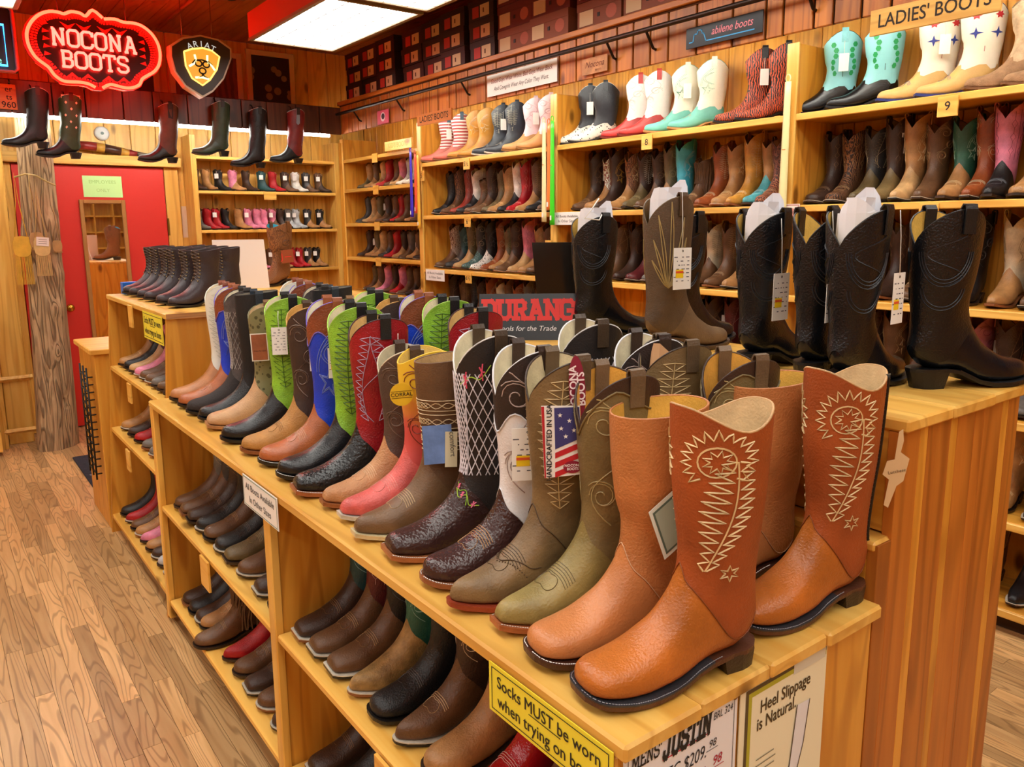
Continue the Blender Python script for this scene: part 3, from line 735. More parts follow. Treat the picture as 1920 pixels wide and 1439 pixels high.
def boot_meshes(key, kw, pat=None, hi=False, collar=None, prad=.0009, a_shift=.034):
    if key in _BM: return _BM[key]
    last = Last(**kw); L = last.L; k = last.k; n = 40 if hi else 22; th = ring(n); D = {'last': last}
    b = last.bound(th); zt = last.ztop(th); vt = last.v_of_z(th, zt)
    rv_ = 26 if hi else 15; rs = 16 if hi else 9
    tt = np.linspace(0, 1, rv_)[:, None]; tt = tt**.85
    D['vamp'] = gridmesh('vamp', last.S(np.broadcast_to(th, (rv_, n)), tt*b[None]), cap0=True)
    ts = np.linspace(0, 1, rs)[:, None]
    if collar:
        zc = np.minimum(last.top-collar[0]-collar[1]*np.cos(th*collar[2]), zt-.016); vc = last.v_of_z(th, zc)
        D['collar'] = gridmesh('collar', last.S(np.broadcast_to(th, (rs, n)), vc[None]*(1-ts)+vt[None]*ts, -.0012))
        vend = vc+.05
    else: vend = vt
    D['shaft'] = gridmesh('shaft', last.S(np.broadcast_to(th, (rs, n)), (b-.03)[None]*(1-ts)+vend[None]*ts, -.0007))
    rim_b = last.S(th, b, -.0012); D['seam'] = mesh('seam', *tube_data([Vector(p) for p in rim_b], .0009*k, 4, True), True)
    if collar: D['collar_trim'] = mesh('collar_trim', *tube_data([Vector(p) for p in last.S(th, vc, -.0016)], .0022*k, 4, True), True)
    # lining: inner wall and a floor deep inside
    vb = last.v_of_z(th, np.full(n, max(last.top-.20*k, .115*k)))
    rl = 6; tl = np.linspace(0, 1, rl)[:, None]
    Pl = last.S(np.broadcast_to(th, (rl, n)), vt[None]*(1-tl)+vb[None]*tl, .0028)
    D['lining'] = gridmesh('lining', Pl, cap1=True)
    rim = last.S(th, vt, .001); V_, F_ = tube_data([Vector(p) for p in rim], .0021, 5, True); D['piping'] = mesh('piping', V_, F_, True)
    # sole, welt, heel
    xs = [1.0, .996, .985, .965, .93, .88, .82, .75, .68, .6, .5, .42, .33, .26, .2, .12, .06, .025, .0]
    wl = .0052*k
    def rows(off): return [(x*L+(off if x > .9 else 0)*(1 if x > .99 else .7)-(off*.5 if x < .03 else 0), last.w(x)+off*(1 if x > .25 else .35) if (x < .9999 or last.w(1) > .01) else .004) for x in xs]
    R1 = rows(wl); zt_ = [last.zs(x)+.0018*k for x in xs]; th_ = .0075*k
    D['sole'] = strip_solid('sole', [(a, w_, a, w_*.985) for a, w_ in R1], [z-.0022*k for z in zt_], [max(z-th_-.002*k, .0) for z in zt_])
    D['welt'] = strip_solid('welt', [(a, w_+.0006, a, w_+.0006) for a, w_ in R1[:13]], zt_[:13], [z-.0024*k for z in zt_[:13]])
    hx = [.255, .24, .2, .14, .09, .05, .022, .0]; und = .010 if last.hh > .038 else .004
    D['heel'] = strip_solid('heel', [(x*L-(.002 if x < .03 else 0), last.w(x)+.0015, x*L*(1-.10)+und*(1-x/.255), (last.w(x)+.001)*(.86 if last.hh > .038 else .94)) for x in hx], [last.hh-.006*k]*len(hx), [0]*len(hx))
    # pull straps over both side peaks
    for sd, nm in ((1, 'strap_near'), (-1, 'strap_far')):
        t0 = sd*PI/2; z1 = float(last.ztop(t0)); hw = .0135*k; prof = []
        for off, z in ((.0035, z1-.05*k), (.004, z1-.02*k), (.005, z1+.001), (.003, z1+.010*k), (-.004, z1+.011*k), (-.009, z1+.003), (-.0075, z1-.02*k), (-.006, z1-.055*k)):
            vv = last.v_of_z(np.array([t0]), min(z, z1))[0]; p = last.S(np.array([t0]), np.array([vv]))[0]
            prof.append((p[0], p[1]+sd*off, z))
        V_ = []; F_ = []
        for i, (x, y, z) in enumerate(prof):
            a = prof[max(0, i-1)]; c = prof[min(len(prof)-1, i+1)]; ty, tz = c[1]-a[1], c[2]-a[2]; l_ = math.hypot(ty, tz) or 1; ny, nz = -tz/l_*.0016*sd*-1, ty/l_*.0016*sd*-1
            V_ += [(x-hw, y+ny, z+nz), (x+hw, y+ny, z+nz), (x+hw, y-ny, z-nz), (x-hw, y-ny, z-nz)]
        for i in range(len(prof)-1):
            for q in range(4): F_.append((4*i+q, 4*i+(q+1) % 4, 4*i+4+(q+1) % 4, 4*i+4+q))
        F_ += [(0, 1, 2, 3), (4*len(prof)-1, 4*len(prof)-2, 4*len(prof)-3, 4*len(prof)-4)]
        D[nm] = mesh('pull_strap', V_, F_)
    if pat:
        z0, z1 = .155*k, last.top-.0; lists = []
        for sd in (1, -1):
            for pl in pattern(pat):
                pl = densify(pl, .006 if hi else .014)
                a = np.array([p[0] for p in pl])*k*1.2+a_shift*k; h = np.array([p[1] for p in pl]); t = sd*(PI/2-a/(.066*k))
                z = z0+(z1-z0)*h; z = np.minimum(z, last.ztop(t)-.006)
                if len(pl) > 22 and not hi and False: pass
                vv = last.v_of_z(t, z); P = last.S(t, vv, -.0012)
                lists.append(tube_data([Vector(p) for p in P], prad*k, 3 if not hi else 4))
        V_, F_ = joined(lists); D['stitching'] = mesh('stitching', V_, F_)
    # toe stitching: rows across the vamp and a small flourish
    lists = []
    for i in range(5 if hi else 3):
        v = 5.9+i*.17; t = np.linspace(-.95, .95, 11); P = last.S(t, np.full(11, v)+.12*np.abs(t), -.0006); lists.append(tube_data([Vector(p) for p in P], .0007*k, 3))
    for s_ in (-1, 1):
        u = np.linspace(0, 1, 14); t = s_*(.55*np.sin(u*PI*1.0)); v = 5.75-.85*u+.25*np.sin(u*PI*2); P = last.S(t, v, -.0006); lists.append(tube_data([Vector(p) for p in P], .0007*k, 3))
    V_, F_ = joined(lists); D['toe_stitching'] = mesh('toe_stitching', V_, F_)
    if hi:   # dashes of the welt seam
        lists = []; outl = []
        for x in np.linspace(.28, .999, 60): outl.append((x*L+(wl*.55 if x > .9 else 0)*((x-.9)/.1 if x > .9 else 0), last.w(x)+wl*.55, last.zs(x)+.0024*k))
        for sd in (1, -1):
            for a, b_ in zip(outl[:-1], outl[1:]):
                A, B_ = Vector((a[0], sd*a[1], a[2])), Vector((b_[0], sd*b_[1], b_[2])); m_ = max(1, int((B_-A).length/.0045))
                for j in range(m_):
                    p0 = A.lerp(B_, j/m_); p1 = A.lerp(B_, (j+.7)/m_); lists.append(tube_data([p0, p1], .0008, 4))
        V_, F_ = joined(lists); D['welt_stitching'] = mesh('welt_stitching', V_, F_)
    _BM[key] = D
    return D
LG = lambda c: c if not isinstance(c, str) else leather(c)
BOOTS = []
def make_boot(label, D, cols, loc, rz, group=None, parts='full', name='cowboy_boot', cat='boot', tilt=None):
    r = thing(name, label, cat, loc, rz, group); BOOTS.append(r)
    if tilt: r.rotation_euler = tilt
    def P(nm, key, col): return put(nm, D[key], LG(col), r)
    v = cols['vamp']; s = cols.get('shaft', v); so = cols.get('sole', '#2A1C14')
    P('vamp', 'vamp', v); P('shaft', 'shaft', s); P('lining', 'lining', cols.get('lining', '#D8C39A')); P('sole', 'sole', so); P('heel', 'heel', cols.get('heel', '#2A1C14'))
    if 'collar' in D: P('collar', 'collar', cols.get('collar', s)); P('collar_trim', 'collar_trim', cols.get('trim', cols.get('piping', s)))
    if cols.get('seam'): P('seam', 'seam', cols['seam'])
    if parts != 'tiny':
        P('piping', 'piping', cols.get('piping', cols.get('collar', s))); P('welt', 'welt', cols.get('welt', so))
        if cols.get('strap', 1): 
            st = cols.get('strap', s)
            P('pull_strap', 'strap_near', st); P('pull_strap', 'strap_far', st)
        if 'stitching' in D and cols.get('stitch'): tagit(P('stitching', 'stitching', cols['stitch']), kind='stuff')
        if cols.get('toestitch'): tagit(P('toe_stitching', 'toe_stitching', cols['toestitch']), kind='stuff')
        if 'welt_stitching' in D and cols.get('weltstitch'): tagit(P('welt_stitching', 'welt_stitching', cols['weltstitch']), kind='stuff')
    return r
def toe_at(tx, ty, z, phi, L):
    a = math.radians(phi); return (tx-L*math.cos(a), ty-L*math.sin(a), z)
_TAG = {}
def price_tag(r, x, y, z, w=.045, h=.078, sticker=None, rz=0.0, tilt=0.0, cord=.06, lines=True, cx=None, mat=None):
    """white hang tag on a cord, tied to a boot; local boot coordinates, faces +y"""
    if rz == 0: rz = -.33
    t = put('price_tag', box_mesh(w, .0008, h, 0, None, 'price_tag'), mat or WHITE, r, (x, y, z), (tilt*.3, tilt, rz))
    put('cord', mesh('cord', *tube_data([Vector((0, 0, h/2-.006)), Vector((.001, -.003, h/2+cord*.6)), Vector(((cx or 0), -.008, h/2+cord))], .0009, 4), True), CORD, t)
    if lines:
        if w not in _TAG:
            V_ = []; F_ = []
            rr = random.Random(int(w*1e4))
            for q in range(7):
                zz = h*(.28-.1*q); x0 = -w*.38; 
                while x0 < w*.3:
                    ww = rr.uniform(.04, .2)*w; o = len(V_); V_ += [(x0, .0006, zz), (x0+ww, .0006, zz), (x0+ww, .0006, zz+h*.022), (x0, .0006, zz+h*.022)]; F_.append((o+3, o+2, o+1, o)); x0 += ww+w*rr.uniform(.05, .25)
            _TAG[w] = mesh('printed_lines', V_, F_)
        put('printed_lines', _TAG[w], plain('#5A5A62', .8), t)
        ey = put('eyelet', mesh('eyelet', *tube_data([Vector((.0022*math.cos(a), .0006, h/2-.008+.0022*math.sin(a))) for a in np.linspace(0, 2*PI, 8, endpoint=False)], .0008, 3, True)), INK, t)
    if sticker:
        put('sticker', box_mesh(w*.42, .0006, h*.2), plain('#F5D21A', .6), t, (w*.16, .0007, -h*.12)); put('sticker_band', box_mesh(w*.42, .0006, h*.05), plain('#E0582A', .6), t, (w*.16, .0011, -h*.08))
    return t
# ================================================================ ISLAND TOP: front row and the mates behind
CREAM, TANL = '#E6DCBC', '#DDB878'
LIME = dict(vamp=leather('#15161A', .32), shaft=leather('#8CC63A', .4, .5), stitch='#3E6A1E', lining=CREAM, piping='#A9DC5C', strap='#17171A', sole='#121214', weltstitch=WHITE)
BLUE = dict(vamp=leather('#B4663C', .35), shaft=leather('#1440D2', .38, .4, .2), collar=leather('#8A4629', .45, .9, .3, 14, 180), stitch='#7F92E0', lining='#EAE4CC', piping='#7464C8', strap='#A05A38', sole='#141214', weltstitch=WHITE, toestitch='#D9B08A')
FR = [  # toe x, toe y, heading, kwargs, pattern, collar, colours, label, mate
 (.672, .742, 168, dict(L=.30, top=.412, toe='wide', hh=.034, style='wave', b='deep', sw=1.05), 'feather', None,
  dict(vamp=leather('#BC6C2A', .33, .35, .35, 9), shaft=leather('#A24D20', .45, .35, .3, 8), stitch='#E2C792', lining='#DDBF92', piping='#C59A66', strap=None, sole='#5A3422', welt='#35353A', heel='#35261C', weltstitch='#8A8A90', seam='#8A4A22'), 'tan boot with cream scroll embroidery at the near corner of the island', None),
 (.680, .862, 168, dict(L=.292, top=.378, toe='wide', hh=.034, style='flat', b='std', sw=1.16), None, None,
  dict(vamp=leather('#C8804A', .36, .3, .22, 9), shaft=leather('#C07A45', .42, .45, .25, 10), lining='#E3B250', strap=None, sole='#4A281C', heel='#5A3A26', weltstitch=WHITE, seam='#E0B48C'), 'plain tan round toed boot with yellow lining and diamond tag', 'same'),
 (.692, .967, 169, dict(L=.295, top=.418, toe='snip', hh=.042, dip=.085, b='std'), 'swirl', (.040, .018, 3.0),
  dict(vamp=leather('#93824A', .42, .3, .4, 12), shaft=leather('#7C6A42', .5, .3, .35), collar='#3C281E', stitch='#B0A06E', lining='#E0A94A', strap='#6E5840', sole='#B0643A', heel='#7A4426', weltstitch='#E8D8C8', toestitch='#6A5A38'), 'olive tan snip toed boot with dark brown cutout collar', 'same'),
 (.670, 1.074, 170, dict(L=.298, top=.43, toe='point', hh=.042, dip=.075), 'leaf', None,
  dict(vamp=leather('#7F6643', .45, .3, .45, 12), shaft=leather('#7A6340', .5, .3, .4), stitch='#C9AE78', lining='#D6C8A2', piping='#3A2A1E', strap='#63503A', sole='#9A3F26', heel='#6A2E1C', toestitch='#4A3824', seam='#4A3826'), 'olive brown wingtip boot with feather stitching and red brown sole', 'same'),
 (.682, 1.185, 170, dict(L=.292, top=.432, toe='round', hh=.034, dip=.085), 'swirl', (.135, .02, 4.0),
  dict(vamp=leather('#402826', .26, .8, .25, 14, 150), shaft=leather('#E9E8EA', .35, .3, .06), collar=leather('#2A1F1E', .5, .3), stitch='#B6A29C', lining=CREAM, piping='#E6E6EA', seam='#E6E6EA', strap='#3A2A22', sole='#9A5C3A', heel='#3A241C', weltstitch=WHITE, toestitch='#C99A6A'), 'dark brown boot with white lower shaft and flag hang tag', 'same'),
 (.686, 1.330, 170, dict(L=.295, top=.445, toe='square', hh=.034, dip=.085), 'net', None,
  dict(vamp=leather('#3A2422', .28, .6, .25, 14, 150), shaft=leather('#1D1614', .55, .2), stitch='#E4E0EA', lining=CREAM, piping='#E8E6E4', strap='#4A3A2A', sole='#B06C42', heel='#3A241C', weltstitch=WHITE), 'dark brown square toed boot with white fishnet stitched black shaft', 'same'),
 (.678, 1.462, 171, dict(L=.288, top=.378, toe='snip', hh=.034, style='flat', b='low'), 'bands', None,
  dict(vamp=leather('#745638', .45, .3, .35), shaft=leather('#684A30', .5, .3, .3), stitch='#D6BC90', lining='#C9A878', strap=None, sole='#DCCB9E', heel='#C9B483', toestitch='#D9BE92'), 'brown snip toed boot with banded stitching and a blue card', None),
 (.700, 1.580, 171, dict(L=.288, top=.380, toe='snip', hh=.038, style='soft', dip=.03), 'swirl', None,
  dict(vamp=leather('#D9605A', .4, .4, .3, 20), shaft=height_blend('#D4524E', '#EBC236', .20, .30), stitch='#8A3A2A', lining='#F3CE72', strap=None, sole='#CFC8BA', heel='#8A5A3A', toestitch='#F0A49A'), 'coral and yellow snip toed boot with a round yellow tag', None),
 (.702, 1.682, 171, dict(L=.285, top=.372, toe='snip', hh=.036, dip=.06), 'swirl', None,
  dict(vamp=leather('#BE8A5C', .5, .6, .25, 20), shaft=leather('#54423A', .5, .4), stitch='#7A6658', lining='#DDD2B2', piping='#D8CDB4', strap='#4A382E', sole='#9A5C36', heel='#6A3A22', toestitch='#E6C8A4'), 'tan snip toed boot with dark brown shaft', None),
 (.684, 1.812, 171, dict(L=.298, top=.435, toe='square', hh=.034, dip=.07), 'flame', None,
  dict(vamp=leather('#16191C', .3, .9, .3, 14, 140), shaft=leather('#9C1524', .34, .5, .3), stitch='#B49AB4', lining=TANL, piping='#3A1418', strap='#1C1C1E', sole='#A8633C', heel='#2A1C14', weltstitch=WHITE), 'black square toed boot with glossy red shaft', 'same'),
 (.696, 1.960, 171, dict(L=.295, top=.452, toe='round', hh=.034, dip=.07), 'leaf', None, LIME, 'black round toed boot with lime shaft just behind the red one', 'same'),
 (.700, 2.110, 171, dict(L=.292, top=.455, toe='round', hh=.034, dip=.075), 'star', (.105, .022, 4.0), BLUE, 'tan boot with bright blue shaft and brown collar behind the lime one', 'same'),
 (.698, 2.255, 171, dict(L=.29, top=.43, toe='round', hh=.034, dip=.06), 'swirl', None,
  dict(vamp=leather('#B98442', .55, .5, .3), shaft=leather('#40302A', .5), stitch='#8A7464', lining='#DDAE62', piping='#C99A52', strap='#4A3628', sole='#8A5232', heel='#3A241C', weltstitch=WHITE, toestitch='#8A6030'), 'golden tan boot with dark brown swirl stitched shaft', 'same'),
 (.690, 2.420, 171, dict(L=.295, top=.445, toe='round', hh=.034, dip=.06), 'leaf', None, LIME, 'black round toed boot with lime shaft in the middle of the row', 'same'),
 (.705, 2.620, 171, dict(L=.292, top=.405, toe='square', hh=.034, dip=.05), None, None,
  dict(vamp=leather('#C69A6E', .5, .4, .25), shaft=spotted('#7C7A56', '#4A4A30', 60, .35), lining='#D6B98E', strap='#7A5A3A', sole='#B98458', heel='#4A2E20'), 'pale tan square toed boot with camouflage shaft', 'same'),
 (.712, 2.745, 171, dict(L=.28, top=.435, toe='round', hh=.03, style='flat'), None, None,
  dict(vamp=leather('#14171B', .35, .5), shaft=leather('#151213', .7, .2), lining='#8A8474', strap='#2A333E', sole='#15161A', heel='#15161A'), 'black pull on boot with straight velvet shaft', 'same'),
 (.706, 2.872, 171, dict(L=.29, top=.438, toe='round', hh=.032, dip=.06), 'net', None,
  dict(vamp=leather('#2E2625', .75, .5), shaft=leather('#554C4A', .7, .5, .4, 30), stitch='#A8A29E', lining='#DED6BC', piping='#2A2422', strap='#2A2422', sole='#1A1818', heel='#2A2422', weltstitch=WHITE), 'dark suede boot with grey diamond quilted shaft', 'same'),
 (.710, 3.000, 171, dict(L=.288, top=.442, toe='round', hh=.034, dip=.075), 'star', (.105, .022, 4.0), BLUE, 'tan boot with bright blue shaft near the far end of the row', 'same'),
 (.712, 3.125, 171, dict(L=.288, top=.445, toe='round', hh=.034, dip=.075), 'leaf', None,
  dict(vamp=leather('#BE8050', .4), shaft=leather('#E2E5DA', .45, .4, .08), stitch='#B8C2B0', lining=CREAM, piping='#E6E8DE', strap='#8A4A32', sole='#1A1614', heel='#3A241C'), 'tan boot with white shaft at the far end of the row', 'same'),
]
FRONT = {}; MATES = {}
for i, (tx, ty, ph, kw, pat, col, cols, lab, mate) in enumerate(FR):
    D = boot_meshes(('front', i), kw, pat, hi=i < 12, collar=col, prad=.0015 if i == 0 else .0011)
    FRONT[i] = make_boot(lab, D, cols, toe_at(tx, ty, TZ, ph, kw['L']), math.radians(ph), 'boots standing in the front row on the island')
    if mate and i > 1:
        MATES[i] = make_boot('rear mate of '+lab, D, cols, toe_at(tx+.285, ty+random.uniform(-.03, .02), TZ, ph-4, kw['L']), math.radians(ph-4), 'rear row boots on the island')
# second embroidered boot, with zip, and second plain boot
kwB = dict(L=.29, top=.425, toe='wide', hh=.034, style='wave', b='deep', sw=1.02)
DB = boot_meshes(('front', 'B'), kwB, 'feather', True, None, .0014)
bB = make_boot('tan embroidered boot with a side zip beside the raised cabinet', DB, FR[0][6], toe_at(1.005, .735, TZ, 170, .29), math.radians(170), 'rear row boots on the island')
lb = DB['last']
zp = np.linspace(.115, .41, 40); tz_ = np.full(40, 2.35); vz = lb.v_of_z(tz_, zp); Pz = lb.S(tz_, vz, -.0012)
put('zip', mesh('zip', *tube_data([Vector(p) for p in Pz], .0034, 6), True), plain('#2A2622', .4, .6), bB)
lists = [tube_data([Vector(p)+Vector((-.004, .001, 0)), Vector(p)+Vector((.004, .001, 0))], .0009, 4) for p in Pz[::1]]
V_, F_ = joined(lists); tagit(put('zip_teeth', mesh('zip_teeth', V_, F_), plain('#8A8478', .35, 1), bB), kind='stuff')
make_boot('plain tan boot with round open top behind the diamond tag boot', boot_meshes(('front', 1), FR[1][3]), FR[1][6], toe_at(1.0, .885, TZ, 168, .292), math.radians(168), 'rear row boots on the island')
# embroidered flower vines on the fishnet boot, medallion on the wingtip
def vine(r, last, pts, col, rad=.0012, nm='vine'):
    K_ = np.array(pts, float); v = catmull(K_, np.linspace(0, len(pts)-1.001, 30)); P = last.S(v[:, 0], v[:, 1], -.0012); put(nm, mesh(nm, *tube_data([Vector(p) for p in P], rad, 4), True), plain(col, .6), r)
def petals(r, last, t, v, s_, col, n=5):
    lists = []
    for q in range(n):
        a = 2*PI*q/n; tt = np.array([t, t+s_*7*math.cos(a)]); vv = np.array([v, v+s_*22*math.sin(a)]); P = last.S(tt, vv, -.0016); lists.append(tube_data([Vector(p) for p in P], .0016, 4))
    put('flower', mesh('flower', *joined(lists)), plain(col, .6), r)
gl = _BM[('front', 5)]['last']; gb = FRONT[5]
vine(gb, gl, [(.15, 7.9), (.5, 7.6), (.8, 8.1), (1.1, 7.9), (1.35, 8.4)], '#A8CC4A'); vine(gb, gl, [(.1, 8.3), (.35, 7.9), (.7, 8.25), (1.0, 7.7)], '#8AB83A')
for t_, v_ in ((.25, 8.1), (.62, 7.9), (1.2, 8.15)): petals(gb, gl, t_, v_, .010, '#E0688A')
vine(gb, gl, [(.3, 14.1), (.7, 14.35), (1.0, 14.3), (1.3, 14.7)], '#A8CC4A'); petals(gb, gl, .55, 14.25, .012, '#E0506E'); petals(gb, gl, 1.05, 14.5, .012, '#E0506E')
el = _BM[('front', 3)]['last']; eb = FRONT[3]
vine(eb, el, [(-.9, 6.5), (-.5, 6.0), (0, 5.4), (.5, 6.0), (.9, 6.5), (1.25, 6.9), (1.5, 7.4)], '#4A3824', .0009, 'wing_seam')
lists = []
for q in range(22):
    f = -1.1+2.5*q/21; P = el.S(np.array([f]), np.array([5.25+.95*abs(f)]), -.0006)[0]; bm = bmesh.new(); bmesh.ops.create_icosphere(bm, subdivisions=1, radius=.0016); lists.append(([v_.co+Vector(P) for v_ in bm.verts], [tuple(x.index for x in f_.verts) for f_ in bm.faces])); bm.free()
tagit(put('perforations', mesh('perforations', *joined(lists)), plain('#5A4630', .7), eb), kind='stuff')
# hang tags
TZ_ = FRONT[0].location.z
def card(r, name, poly, loc, rot, h, depth=.001, label=None):
    if r != bB and r.location.z == TZ_: rot = (rot[0], rot[1], -.34)
    c = put(name, mesh(name, [(a, .0, b) for a, b in poly]+[(a, -depth, b) for a, b in poly], [tuple(range(len(poly)-1, -1, -1)), tuple(range(len(poly), 2*len(poly)))]+[(i, (i+1) % len(poly), (i+1) % len(poly)+len(poly), i+len(poly)) for i in range(len(poly))]), h if not isinstance(h, str) else plain(h, .6), r, loc, rot)
    if label: c['label'] = label
    return c
def ctext(c, s, size, x, z, col, rot=0, bold=.0, wide=1.0, name='lettering'):
    rr = Vector((-math.cos(rot), 0, math.sin(rot))); uu = Vector((math.sin(rot), 0, math.cos(rot)))
    return text(name, s, size, (x, .0006, z), rr, uu, plain(col, .7), c, bold=bold, wide=wide, base=(0, 0, 0))
def rect(w_, h_): return [(-w_/2, -h_/2), (w_/2, -h_/2), (w_/2, h_/2), (-w_/2, h_/2)]
def ell(rx, rz, n=20): return [(rx*math.cos(2*PI*i/n), rz*math.sin(2*PI*i/n)) for i in range(n)]
b = FRONT[1]     # two diamond cards on a dark cord
for dx, dy, s_ in ((.078, .066, 0), (.045, .076, .15)):
    c = card(b, 'hang_card', [(0, .068), (-.045, .0), (0, -.068), (.045, 0)] if s_ == 0 else [(0, .075), (-.035, .0), (0, -.075), (.035, 0)], (dx, dy, .235-dx*.2), (0, -.25, .12), '#DCE4D8', label='pale green diamond shaped hang card')
    put('card_print', mesh('card_print', [(a*.86, .0007, z_*.86) for a, z_ in [(0, .068), (-.045, .0), (0, -.068), (.045, 0)]], [(3, 2, 1, 0)]), plain('#55685C', .7), c)
    put('card_inner', mesh('card_inner', [(a*.78, .0011, z_*.78) for a, z_ in [(0, .068), (-.045, .0), (0, -.068), (.045, 0)]], [(3, 2, 1, 0)]), plain('#9FAE9E', .7), c)
    if s_: ctext(c, 'FRYE', .024, 0, .01, '#1E2A24', 1.0, .02)
put('cord', mesh('cord', *tube_data([Vector((.012, .058, .378)), Vector((.035, .068, .33)), Vector((.06, .070, .295))], .0018, 5), True), plain('#1A1C24', .8), b)
price_tag(b, .03, .08, .24, .03, .085, cord=.05)
price_tag(FRONT[2], .055, .070, .215, .052, .09, cord=.0)
# flag tag + white tag + maroon strip
b = FRONT[4]
price_tag(b, .105, .062, .245, .06, .10, sticker=True, cord=.11, cx=-.02)
c = card(FRONT[3], 'flag_hang_tag', [(-.036, -.06), (.030, -.064), (.036, .062), (-.030, .06)], (.118, .072, .30), (0, .0, .25), WHITE, label='folded card tag with flag print')
put('flag_field', mesh('flag_field', [(.014, .0008, .058), (-.029, .0008, .058), (-.032, .0008, .004), (.012, .0008, -.014)], [(0, 1, 2, 3)]), plain('#3A3A78', .6), c)
for q in range(3):
    z0 = -.008-.017*q; put('flag_stripe', mesh('flag_stripe', [(.012, .0008, z0-.012), (-.035, .0008, z0+.006), (-.035, .0008, z0-.004), (.012, .0008, z0-.022)], [(0, 1, 2, 3)]), plain('#C2202A', .6), c)
for sx_, sz_ in ((.004, .045), (-.012, .035), (.002, .022), (-.022, .048), (-.02, .018), (-.006, .008)):
    put('star', mesh('star', [(sx_+(.0045 if i % 2 == 0 else .0018)*math.sin(i*PI/5), .0012, sz_+(.0045 if i % 2 == 0 else .0018)*math.cos(i*PI/5)) for i in range(10)], [tuple(range(10))]), WHITE, c)
ctext(c, 'HANDCRAFTED IN USA', .0125, .022, -.002, '#15151A', PI/2, .02)
put('edge_band', mesh('edge_band', [(.036, .0007, .061), (.031, .0007, .061), (.0275, .0007, -.063), (.030, .0007, -.064)], [(0, 1, 2, 3)]), plain('#B8202A', .6), c)
m_ = put('maroon_badge', mesh('maroon_badge', [(a-.018, .0016, z_-.046) for a, z_ in ell(.016, .011)], [tuple(range(19, -1, -1))]), plain('#8E1A36', .5), c)
ctext(c, 'NOCONA\nBOOTS', .0062, -.018, -.046, '#F2E8EA', 0, .03).location.y += .0014
c2 = card(FRONT[3], 'maroon_hang_tag', [(a*.8, z_) for a, z_ in ell(.018, .058)], (.085, .066, .385), (0, .06, .1), '#8A1C38', label='long maroon hang tag')
ctext(c2, 'NOCONA', .018, .006, -.0, '#F4E4E8', PI/2, .03); ctext(c2, 'BOOTS', .018, -.007, .0, '#F4E4E8', PI/2, .03)
# beaded ribbon tag on the wingtip
c = card(FRONT[3], 'ribbon_tag', [(-.006, -.07), (.004, -.075), (.007, .045), (-.004, .045)], (.035, .066, .24), (0, .06, 0), '#C9A8B4')
put('clear_wrap', mesh('clear_wrap', *tube_data([Vector((-.006, .003, .05)), Vector((-.016, .004, .03)), Vector((-.017, .004, -.03)), Vector((-.01, .003, -.045))], .0012, 4), True), WHITE, c)
# blue card on the banded boot
c = card(FRONT[6], 'blue_card', rect(.062, .085), (.115, .05, .20), (0, .03, .3), leather('#6F90CC', .7, .05, .3, 20), label='blue printed card hanging on the boot')
k_ = put('cream_flap', box_mesh(.026, .001, .078), plain('#DDD6B4', .7), c, (-.028, .002, -.012), (0, -.06, 0))
text('lettering', 'comfort', .017, (-.031, .0032, .0), Vector((0, 0, -1)), Vector((-1, 0, 0)), plain('#5A5A52', .7), c, base=(0, 0, 0))
# round yellow tag on the coral boot
c = card(FRONT[7], 'round_tag', ell(.026, .026, 28), (.152, .048, .29), (0, .05, .5), '#EBBE20', label='round yellow hang tag')
ctext(c, 'CORRAL', .0118, 0, 0, '#4A3A0A', 0, .015, 1.05)
for z_ in (.0075, -.0075): put('rule', box_mesh(.046, .0004, .0009), plain('#4A3A0A', .7), c, (0, .0005, z_))
# red boot tags, brown tag next to it
price_tag(FRONT[9], .04, .068, .275, .046, .095, cord=.075, lines=False)
c = card(FRONT[8], 'brown_tag', rect(.03, .06), (.09, .06, .265), (0, .1, .2), '#5A261C'); put('white_patch', box_mesh(.012, .0006, .014), WHITE, c, (-.004, .0006, .012))
# blue boot tags
price_tag(FRONT[11], .075, .066, .285, .055, .085, sticker=True, cord=.085, cx=-.03)
c = card(FRONT[11], 'kraft_tag', [(-.034, -.05), (.02, -.055), (.038, .05), (-.014, .055)], (.03, .078, .275), (0, .12, .15), '#B98A5E', label='kraft paper tag with raspberry badge')
put('badge', mesh('badge', [(a, .0009, z_) for a, z_ in ell(.0155, .036)], [tuple(range(19, -1, -1))]), plain('#B81E4E', .5), c)
ctext(c, 'NOCONA', .0115, .005, .0, '#F6E8EC', PI/2-.12, .03).location.y += .001; ctext(c, 'BOOTS', .0115, -.0045, .0, '#F6E8EC', PI/2-.12, .03).location.y += .001
price_tag(FRONT[12], .07, .064, .285, .046, .088, cord=.06)
price_tag(FRONT[13], .115, .062, .315, .046, .085, cord=.05)
c = card(FRONT[14], 'copper_tag', rect(.055, .092), (.12, .055, .27), (0, .03, .3), '#E9E2D6', label='copper brown hang tag with white edge')
put('card_print', box_mesh(.048, .0006, .085), leather('#9A5636', .5, .2), c, (0, .0006, 0)); ctext(c, 'FULL-ACCESS', .0065, 0, -.012, '#2A1A12').location.y += .001
# feather/gecko shaped tan tag on the zipped boot
c = card(bB, 'cutout_tag', [(.0, .07), (-.004, .05), (-.002, .03), (-.018, .02), (-.014, -.02), (-.004, -.03), (.004, -.07), (.012, -.066), (.010, -.02), (.022, -.012), (.018, .012), (.006, .016), (.006, .065)], (-.012, .052, .245), (0, -.08, -.55), '#D9B88A', label='tan leather cutout tag'); ctext(c, 'Lucchese', .008, 0, -.004, '#4A3420', .3)
